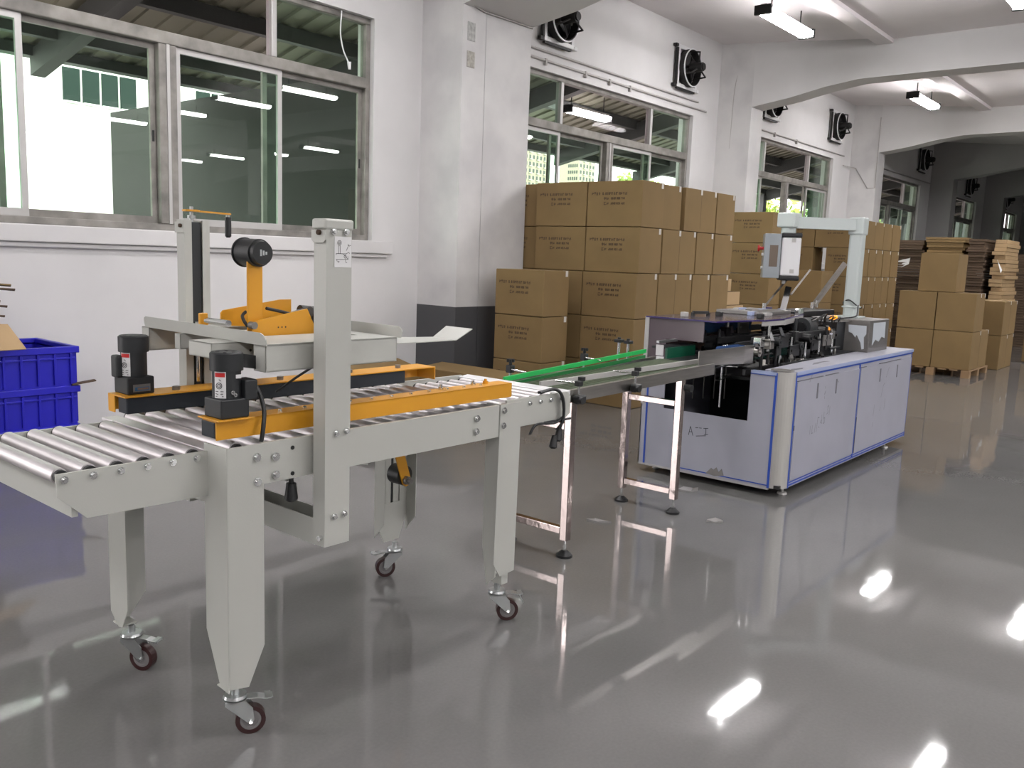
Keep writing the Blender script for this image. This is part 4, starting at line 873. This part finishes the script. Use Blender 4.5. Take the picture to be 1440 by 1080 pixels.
# ================================================================== FANS, CONDUITS, CABLES ON THE WALL
def fan(x, z, label, group=None, s=0.27):
    t = thing('exhaust_fan', (x, YW-0.01, z), label, 'fan', group)
    y0 = YW-0.012
    for q in ((x-s, x-s+0.05, z-s, z+s), (x+s-0.05, x+s, z-s, z+s), (x-s+0.05, x+s-0.05, z+s-0.05, z+s), (x-s+0.05, x+s-0.05, z-s, z-s+0.05)):
        MB().bbox(q[0], q[1], y0-0.05, y0, q[2], q[3], 0.005).build('frame_bar', WHTM, t)
    MB().box(x-s-0.03, x-s-0.005, y0-0.055, y0-0.02, z-s+0.03, z+s-0.05).build('side_channel', FANM, t)
    MB().box(x-s, x+s-0.06, y0-0.055, y0-0.02, z-s-0.028, z-s-0.005).build('side_channel', FANM, t)
    MB().ring((x, y0-0.075, z), (0, 1, 0), 0.222, 0.240, 0.10, 32).build('fan_ring', FANM, t)
    MB().ring((x, y0-0.128, z), (0, 1, 0), 0.232, 0.246, 0.012, 32).build('ring_lip', WHTM, t)
    MB().cyl((x, y0-0.005, z), (x, y0-0.02, z), 0.222, 28).build('back_shutter', FANM, t)
    for k in range(4):
        a = k*PI/2+0.6; m = MB(); c = Vector((x, y0-0.07, z))
        u = Vector((math.cos(a), 0, math.sin(a))); v = Vector((-math.sin(a), 0.5, math.cos(a))).normalized()
        plate(m, [c+u*0.05-v*0.03, c+u*0.19-v*0.075, c+u*0.20+v*0.06, c+u*0.05+v*0.03], 0.004); m.build('fan_blade', FANM, t)
    MB().cyl((x, y0-0.10, z), (x, y0-0.27, z), 0.065, 20, 0.058).cyl((x, y0-0.27, z), (x, y0-0.29, z), 0.045, 16).build('fan_motor', FANM, t)
    for k in range(3):
        a = PI/2+k*2*PI/3; r0 = Vector((x+0.215*math.cos(a), y0-0.06, z+0.215*math.sin(a))); r1 = Vector((x+0.215*math.cos(a), y0-0.22, z+0.215*math.sin(a)*0.9)); r2 = Vector((x+0.05*math.cos(a), y0-0.21, z+0.05*math.sin(a)))
        MB().tube([r0, r1*0.96+r0*0.04, r2], 0.012, 8).build('motor_strut', FANM, t)
    for sx in (-1, 1):
        for sz in (-1, 1):
            b = MB().bbox(x+sx*(s+0.035)-0.03, x+sx*(s+0.035)+0.03, y0-0.05, y0+0.0, z+sz*(s-0.02)-0.02, z+sz*(s-0.02)+0.02, 0.004).build('mounting_lug', WHTM if sx > 0 else FANM, t)
    return t
fan(7.93, 3.93, 'dark exhaust fan high on the wall beside the wide pillar beam')
fan(10.78, 3.93, 'exhaust fan in a white frame above the right of the second window')
fan(13.55, 3.93, 'exhaust fan half hidden behind the first haunched beam')
fan(16.42, 3.93, 'exhaust fan above the right end of the third window')
fan(22.05, 3.93, 'shadowed exhaust fan over the fourth window in the dark bay')
fan(26.6, 3.72, 'shadowed exhaust fan over the bright far window')
fan(31.4, 3.70, 'farthest shadowed exhaust fan in the dark bays')
PIPE = mat('grey_conduit', (0.42, 0.40, 0.39), 0.6)
def pipe(x0, x1, z, label, clips=()):
    o = thing('conduit', ((x0+x1)/2, YW-0.02, z), label, 'pipe')
    MB().cyl((x0, YW-0.016, z), (x1, YW-0.016, z), 0.013, 10).build('pipe', PIPE, o)
    for c in clips: MB().bbox(c-0.015, c+0.015, YW-0.034, YW, z-0.05, z+0.02, 0.003).build('clip', PIPE, o)
pipe(6.885, 11.45, 3.47, 'grey conduit with clips directly above the second window frame', (7.75, 8.5, 9.0, 9.45))
pipe(6.885, 11.2, 3.565, 'thinner upper conduit running below the two exhaust fans')
pipe(12.25, 17.0, 3.47, 'grey conduit above the third window frame', (13.0, 13.8, 14.7))
pipe(17.8, 22.9, 3.47, 'dim conduit above the fourth window in the dark bay')
cb = MB().tube(bez([(5.35, YW-0.012, 3.62), (5.80, YW-0.01, 3.68), (5.90, 5.9, 3.66), (5.90, 5.59, 3.60), (6.15, 5.588, 3.545), (6.40, 5.588, 3.545), (6.88, 5.588, 3.55)], 40), 0.008).build('wall_cable', PIPE)
tag(cb, 'grey cable draped around the wide pillar under the beam', 'cable')
cb = MB().tube(bez([(11.9, 5.59, 4.3), (11.835, 5.85, 4.0), (11.835, 5.9, 3.0)], 20), 0.006).build('wall_cable', PIPE)
tag(cb, 'thin cable down the side of the second pillar', 'cable')
cb = MB().tube([(17.0, YW-0.01, 3.3), (17.40, 6.0, 3.28), (17.40, 5.75, 2.9), (17.40, 5.61, 2.9), (17.39, 5.61, 4.2)], 0.008).build('wall_cable', PIPE)
tag(cb, 'thin cable stepping across the third pillar', 'cable')
hc = thing('hanging_cord', (5.03, YW+0.02, 3.1), 'white cord with a small socket hanging in front of the left window', 'cord')
MB().tube(bez([(4.98, YW+0.02, 3.36), (4.97, YW+0.02, 3.18), (5.0, YW+0.02, 3.05), (5.06, YW+0.02, 2.95)]), 0.006).build('cord', WHTM, hc)
MB().cyl((5.07, YW+0.025, 2.96), (5.075, YW+0.025, 2.90), 0.018, 12, 0.012).build('socket', WHTM, hc)
for k, (z0_, z1_) in enumerate(((3.26, 3.42), (3.03, 3.17))):
    tag(MB().bbox(5.97, 6.07, YP-0.006, YP+0.001, z0_, z1_, 0.002).build('adhesive_patch', mat('old_adhesive_%d' % k, (0.42, 0.40, 0.36) if k else (0.46, 0.46, 0.45), 0.8, var=0.3, scale=40)), ('upper grey' if k == 0 else 'lower yellowish')+' old glue patch near the top of the wide pillar', 'mark')
# ================================================================== CARTONS
def glyph_mesh():
    """three lines of small printed characters, centred on the x=0 plane facing -x (reads towards -y)"""
    m = MB(); g = random.Random(3)
    def line(u0, v0, n, w_, h, gap, wide=()):
        u = u0
        for k in range(n):
            if k in wide: u += w_*0.9; continue
            L = []
            for q in range(4):
                if g.random() < 0.5: yy = g.random(); L.append([(0.05, yy), (0.95, yy)])
                else: xx = g.random(); L.append([(xx, 0.05), (xx, 0.95)])
            L.append([(0.1, 0.1), (0.9, 0.85)] if g.random() < 0.4 else [(0.5, 0), (0.5, 1)])
            strokes(m, [[(a*w_, b*h) for a, b in l] for l in L], (0, 0.3-u, v0), (0, -1, 0), (0, 0, 1), 0.0040, (-0.0006, 0, 0))
            u += w_+gap
    line(0.050, 0.045, 16, 0.021, 0.024, 0.0035, (4,))
    line(0.185, 0.000, 2, 0.026, 0.026, 0.004); line(0.262, 0.003, 12, 0.010, 0.020, 0.0035, (4, 8))
    line(0.185, -0.045, 2, 0.026, 0.026, 0.004); line(0.262, -0.042, 12, 0.010, 0.020, 0.0035, (4, 8))
    return m
PRINT_SRC = {}
_r = random.Random(11)
def carton(x0, y0, z0, dx, dy, dz, label, group=None, text=True, tag_=True, mt=None, seams=True):
    j = lambda a: (_r.random()-0.5)*a
    x0 += j(0.008); y0 += j(0.006); g = 0.003
    mt = mt or CARD
    # each carton its own mesh, with crushed corners and a top flap seam
    m = MB(); B = (x0+dx/2, y0+dy/2, z0)
    m.bbox(x0+g, x0+dx-g, y0+g, y0+dy-g, z0+0.001, z0+dz-0.004, 0.006)
    o = m.build('carton', mt, base=B); tag(o, label, 'carton', group)
    if seams:
        MB().box(x0+g+0.004, x0+dx-g-0.004, y0+dy/2-0.03, y0+dy/2+0.03, z0+dz-0.0038, z0+dz-0.003).build('sealing_tape', CARDL, o)
        if dx > 0.5:   # tape hanging down the near face
            MB().box(x0+dx/2-0.0015, x0+dx/2+0.0015, y0+g-0.0008, y0+g+0.001, z0+0.03, z0+dz-0.02).build('face_seam', INK, o)
    if tag_:
        w_ = 0.035
        for xx in ((x0+dx-0.06,) if dx < 0.5 else (x0+dx*0.47, x0+dx-0.05)):
            t = MB().box(xx, xx+w_, y0+g-0.0012, y0+g, z0+dz-0.055, z0+dz-0.003).box(xx, xx+w_, y0+g-0.0012, y0+0.04, z0+dz-0.0035, z0+dz-0.0025); t.build('tape_tab', TAPE, o)
    if text:
        if 'p' not in PRINT_SRC:
            PRINT_SRC['p'] = tag(glyph_mesh().build('printed_text', INK), kind='stuff'); q = PRINT_SRC['p']
        else: q = PRINT_SRC['p'].copy(); COL.objects.link(q)
        q.parent = o; q.location = (x0+g-B[0], y0+dy/2-B[1], dz*0.58); q.scale = (1, dy/0.6, 1)
    return o
LV = ['bottom', 'second', 'third', 'fourth', 'top']; H = 0.415
NEARW = [[0.40, 0.66, 0.40, 0.40], [0.40, 0.40, 0.66, 0.40], [0.39, 0.66, 0.39, 0.42], [0.40, 0.66, 0.38, 0.42], [0.40, 0.38, 0.66, 0.42]]
ordn = ['at the near corner', 'second from the near corner', 'third from the near corner', 'at the far right end']
for l in range(5):
    x = 6.81-(0.02 if l < 3 else 0)
    for k, wd in enumerate(NEARW[l]):
        carton(x, 4.20+(0.03 if (l, k) == (4, 1) else 0), l*H, wd-0.012, 0.60 if wd < 0.5 else 0.42, H, 'brown carton %s, %s layer of the tall stack under window two' % (ordn[k], LV[l]), 'cartons of the tall stack', text=(k == 0))
        x += wd
    for c, nm in ((1, 'middle'), (2, 'wall-side')):
        carton(6.81-(0.015 if l < 3 else 0)+(0.085 if c == 2 else 0), 4.20+0.604*c, l*H, 0.40, 0.60, H, 'printed brown carton, %s column, %s layer, left face of the tall stack' % (nm, LV[l]), 'cartons of the tall stack')
for l in range(3):
    carton(6.13, 4.74, l*H, 0.38, 0.57, H, 'printed brown carton, %s of the short column against the wide pillar' % ('bottom', 'middle', 'top')[l], 'cartons of the short column')
for l in range(5):
    carton(11.28, 4.91, l*H, 0.40, 0.60, H, 'brown printed carton, %s of the narrow column before the second pillar' % (LV[l]), 'cartons of the narrow column', tag_=False)
NW2 = [[0.40, 0.66, 0.66, 0.40], [0.66, 0.40, 0.66, 0.40], [0.40, 0.66, 0.66, 0.40], [0.66, 0.66, 0.40, 0.40], [0.40, 0.86, 0.42, 0.44]]
for l in range(5):
    x = 12.92
    for k, wd in enumerate(NW2[l]):
        carton(x, 4.36, l*H, wd-0.012, 0.60 if wd < 0.5 else 0.42, H, 'brown carton %s, %s layer of the stack behind the swan-neck post' % (ordn[k], LV[l]), 'cartons of the stack behind the post', text=(k == 0))
        x += wd
    for c, nm_ in ((1, 'second'), (2, 'third')):
        if 4.36+0.604*c < 5.7: carton(12.92, 4.36+0.604*c, l*H, 0.40, 0.60 if c == 1 else 0.52, H, 'printed brown carton, %s layer, %s column behind the operator panel' % (LV[l], nm_), 'cartons of the stack behind the post')
for l in range(3):
    carton(11.95, 4.45, l*0.44, 0.45, 0.62, 0.44, 'plain carton, %s of the column behind the raised magazine arms' % ('bottom', 'middle', 'top')[l], text=False, tag_=False)
carton(8.80, 4.30, 0, 0.55, 0.5, 0.83, 'large plain carton under the small open boxes beside the tall stack', text=False, tag_=False)
def openbox(x0, y0, z0, dx, dy, dz, label, mt=CARDD, mt2=CARDL):
    t = 0.005; o = thing('open_box', (x0+dx/2, y0+dy/2, z0), label, 'box')
    MB().box(x0, x0+dx, y0, y0+dy, z0, z0+t).build('bottom', mt, o)
    for q in ((x0, x0+t, y0, y0+dy), (x0+dx-t, x0+dx, y0, y0+dy), (x0+t, x0+dx-t, y0, y0+t), (x0+t, x0+dx-t, y0+dy-t, y0+dy)):
        MB().box(q[0], q[1], q[2], q[3], z0+t, z0+dz).build('side', mt2 if q[2] == y0 and q[3] == y0+t else mt, o)
    return o
openbox(8.80, 4.33, 0.831, 0.50, 0.36, 0.075, 'shallow pale tray lowest of the small boxes beside the tall stack', CARDL)
openbox(8.78, 4.36, 0.907, 0.48, 0.34, 0.15, 'dark open box in the middle of the small pile beside the tall stack')
openbox(8.78, 4.40, 1.058, 0.33, 0.30, 0.14, 'small dark open box topmost beside the tall stack')
# pallet with plain cartons
pl = thing('pallet', (12.97, 3.08, 0), 'wooden pallet under the plain cartons at the far right', 'pallet')
for k in range(7): MB().box(12.45, 13.50, 2.60+k*0.142, 2.60+k*0.142+0.10, 0.085, 0.100).build('deck_board', WOOD, pl)
for x in (12.45, 12.92, 13.40):
    for y in (2.60, 3.03, 3.45): MB().box(x, x+0.10, y, y+0.10, 0.0, 0.085).build('block', WOOD, pl)
PC = (('front left', 'front right'))
for l, z in enumerate((0.101, 0.602)):
    for k, y in enumerate((3.09, 2.61)):
        carton(12.47, y, z, 0.95 if (l == 0 and k == 1) else 0.50, 0.475, 0.50, 'plain carton on the pallet, %s layer, %s' % (('lower', 'upper')[l], ('left', 'right')[k]), 'plain cartons on the pallet', text=False, tag_=(k == 1))
    if l == 1: pass
carton(12.50, 2.88, 1.103, 0.50, 0.47, 0.50, 'single plain carton on top of the pallet load', 'plain cartons on the pallet', text=False, tag_=False)
for l in range(2): carton(14.0, 2.56, l*0.49, 0.9, 0.42, 0.49, 'plain carton standing right of the pallet, %s of two' % ('lower', 'upper')[l], text=False, tag_=True)
# bundles of flat cardboard
def bundle(x0, y0, z0, dx, dy, dz, label, mt, group='bundles of flat cardboard', nsh=9):
    o = thing('cardboard_bundle', (x0+dx/2, y0+dy/2, z0), label, 'cardboard', group)
    for k in range(nsh):
        h = dz/nsh; e = _r.random()*0.05; f = _r.random()*0.04
        MB().box(x0+e, x0+dx-f, y0+f, y0+dy-e, z0+k*h+0.002, z0+(k+1)*h-0.003).build('cardboard_sheet', mt, o)
    return o
nm = ['bottom', 'second', 'third', 'fourth', 'topmost']
for l in range(5):
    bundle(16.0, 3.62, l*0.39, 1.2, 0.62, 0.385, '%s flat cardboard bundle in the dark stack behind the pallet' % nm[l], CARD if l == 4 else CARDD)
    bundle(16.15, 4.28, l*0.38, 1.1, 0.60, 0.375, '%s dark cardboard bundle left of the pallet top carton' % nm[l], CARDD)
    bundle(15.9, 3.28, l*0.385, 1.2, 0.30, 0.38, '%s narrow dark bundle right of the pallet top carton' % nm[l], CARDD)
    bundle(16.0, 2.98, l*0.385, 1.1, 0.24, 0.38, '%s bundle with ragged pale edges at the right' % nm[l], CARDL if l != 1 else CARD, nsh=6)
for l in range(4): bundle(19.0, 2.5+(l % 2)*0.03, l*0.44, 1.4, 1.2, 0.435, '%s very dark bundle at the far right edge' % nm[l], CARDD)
for l in range(2): carton(15.6, 2.45-0.35, 0.02+l*0.42, 0.5, 0.45, 0.41, 'plain carton at the right edge of the frame, %s of two' % ('lower', 'upper')[l], text=False, tag_=False)
for (a, b, c, lb) in (((16.18, 4.80, 1.52), (0.0, -0.30, 0.08), 0.12, 'torn white paper sheet on the dark bundles left of the pallet'), ((16.005, 3.12, 1.60), (0.0, -0.09, -0.17), 0.05, 'narrow white paper strip on the ragged right bundles')):
    m = MB(); p = Vector(a); q = p+Vector(b); plate(m, [p, q, q+Vector((-0.03, 0.01, -c)), p+Vector((-0.02, -0.03, -c*1.4))], 0.002)
    tag(m.build('paper_sheet', WHT), lb, 'paper')
# open carton behind the sealer
oc = thing('open_carton', (5.0, 4.95, 0), 'large open brown carton on the floor behind the roller table, before the wide pillar', 'carton')
MB().box(4.60, 5.42, 4.33, 5.56, 0.0, 0.006).build('bottom', CARDD, oc)
for q in ((4.60, 4.606, 4.33, 5.56), (5.414, 5.42, 4.33, 5.56), (4.606, 5.414, 4.33, 4.336), (4.606, 5.414, 5.554, 5.56)): MB().box(*q, 0.006, 0.345).build('side', CARD, oc)
for pts_ in ([(5.42, 4.33, 0.345), (5.72, 4.30, 0.37), (5.72, 5.57, 0.37), (5.42, 5.56, 0.345)], [(4.60, 4.33, 0.345), (4.34, 4.31, 0.30), (4.34, 5.57, 0.30), (4.60, 5.56, 0.345)], [(4.62, 5.56, 0.345), (5.40, 5.56, 0.345), (5.40, 5.82, 0.40), (4.62, 5.82, 0.40)], [(4.62, 4.33, 0.345), (4.75, 4.33, 0.345), (4.95, 4.60, 0.335), (4.62, 4.60, 0.335)]):
    plate_ = MB(); plate(plate_, pts_, 0.005); plate_.build('flap', CARD, oc)
# ================================================================== BLUE CRATES
def crate(x0, y0, z0, dx, dy, dz, label):
    o = thing('plastic_crate', (x0+dx/2, y0+dy/2, z0), label, 'crate', 'stacked blue crates')
    t = 0.012; i_ = 0.018
    MB().box(x0+i_, x0+dx-i_, y0+i_, y0+dy-i_, z0, z0+0.01).build('bottom', BLUE, o)
    for q in ((x0+i_, x0+dx-i_, y0+i_, y0+i_+t), (x0+i_, x0+dx-i_, y0+dy-i_-t, y0+dy-i_), (x0+i_, x0+i_+t, y0+i_+t, y0+dy-i_-t), (x0+dx-i_-t, x0+dx-i_, y0+i_+t, y0+dy-i_-t)):
        MB().box(*q, z0+0.01, z0+dz-0.03).build('side', BLUE, o)
    for q in ((x0, x0+dx, y0, y0+0.03), (x0, x0+dx, y0+dy-0.03, y0+dy), (x0, x0+0.03, y0+0.03, y0+dy-0.03), (x0+dx-0.03, x0+dx, y0+0.03, y0+dy-0.03)):
        MB().bbox(*q, z0+dz-0.042, z0+dz-0.002, 0.004).build('rim', BLUE, o)
    for k in range(7):
        x = x0+0.035+k*(dx-0.09)/6
        MB().bbox(x, x+0.014, y0+0.004, y0+i_+0.002, z0+0.012, z0+dz-0.044, 0.002).build('rib', BLUE, o)
        y = y0+0.035+k*(dy-0.09)/6
        MB().bbox(x0+dx-i_-0.002, x0+dx-0.004, y, y+0.014, z0+0.012, z0+dz-0.044, 0.002).build('rib', BLUE, o)
    MB().bbox(x0+i_, x0+dx-i_, y0+0.006, y0+i_+0.001, z0+dz*0.68, z0+dz*0.68+0.010, 0.002).build('rib', BLUE, o)
    return o
for l, n_ in enumerate(('bottom', 'middle', 'top')): crate(1.72, 5.38, l*0.24, 0.655, 0.60, 0.242, 'blue ribbed plastic crate, %s of the stack by the left wall' % n_)
cs = thing('scrap_cardboard', (1.90, 5.6, 0.72), 'loose torn brown cardboard heaped on the top blue crate', 'cardboard')
plate_ = MB(); plate(plate_, [(1.74, 5.20, 0.735), (2.01, 5.22, 0.735), (1.97, 5.36, 0.865), (1.74, 5.36, 0.880)], 0.006); plate_.build('cardboard_sheet', CARDL, cs)
MB().box(1.745, 1.90, 5.40, 5.9, 0.722, 0.93).build('cardboard_block', CARD, cs)
for k, (z, x) in enumerate(((0.90, 1.99), (0.925, 1.96), (0.955, 2.005), (0.985, 1.97), (1.05, 2.05), (1.075, 2.03))):
    plate_ = MB(); plate(plate_, [(1.74, 5.38, z+0.03), (x-0.03, 5.36, z+0.012), (x, 5.45, z), (1.8, 5.75, z+0.02)], 0.008); plate_.build('cardboard_sheet', CARD if k % 2 else CARDD, cs)
MB().box(1.745, 1.86, 5.42, 5.8, 0.93, 1.06).build('cardboard_block', CARDD, cs)
tag(MB().bar((2.33, 5.40, 0.486), (2.46, 5.37, 0.505), 0.05, 0.008).build('wood_sliver', CARDD), 'small dark sliver sticking out between the blue crates', 'scrap')
# ------------------------------------------------------------------ litter on the floor
FILMC = mat('clear_crumpled_film', (0.30, 0.29, 0.285), 0.2)
def litter(x, y, pts, label):
    m = MB(); vs = [(x+a*0.7, y+b*0.7, 0.0015+abs(c)) for a, b, c in pts]; k = len(vs)
    m.add(vs+[(p[0], p[1], 0.0004) for p in vs], [tuple(range(k)), tuple(range(k, 2*k))[::-1]]+[(i, (i+1) % k, k+(i+1) % k, k+i) for i in range(k)])
    tag(m.build('film_scrap', FILMC), label, 'scrap')
litter(4.16, 2.00, [(-0.06, 0.05, 0.01), (-0.03, -0.01, 0.002), (0.02, -0.05, 0.012), (0.06, -0.03, 0.001), (0.03, 0.02, 0.014), (-0.02, 0.07, 0.003)], 'scrap of clear film on the floor before the packing machine')
litter(3.70, 2.42, [(-0.05, 0.10, 0.01), (-0.03, 0.02, 0.004), (0.03, -0.07, 0.01), (0.05, -0.05, 0.002), (0.01, 0.04, 0.01)], 'scrap of clear film on the floor between the conveyor stands')
litter(4.62, 2.42, [(-0.08, 0.05, 0.01), (-0.03, -0.05, 0.004), (0.06, -0.07, 0.02), (0.10, 0.00, 0.002), (0.04, 0.06, 0.01)], 'scrap of film half under the packing machine')
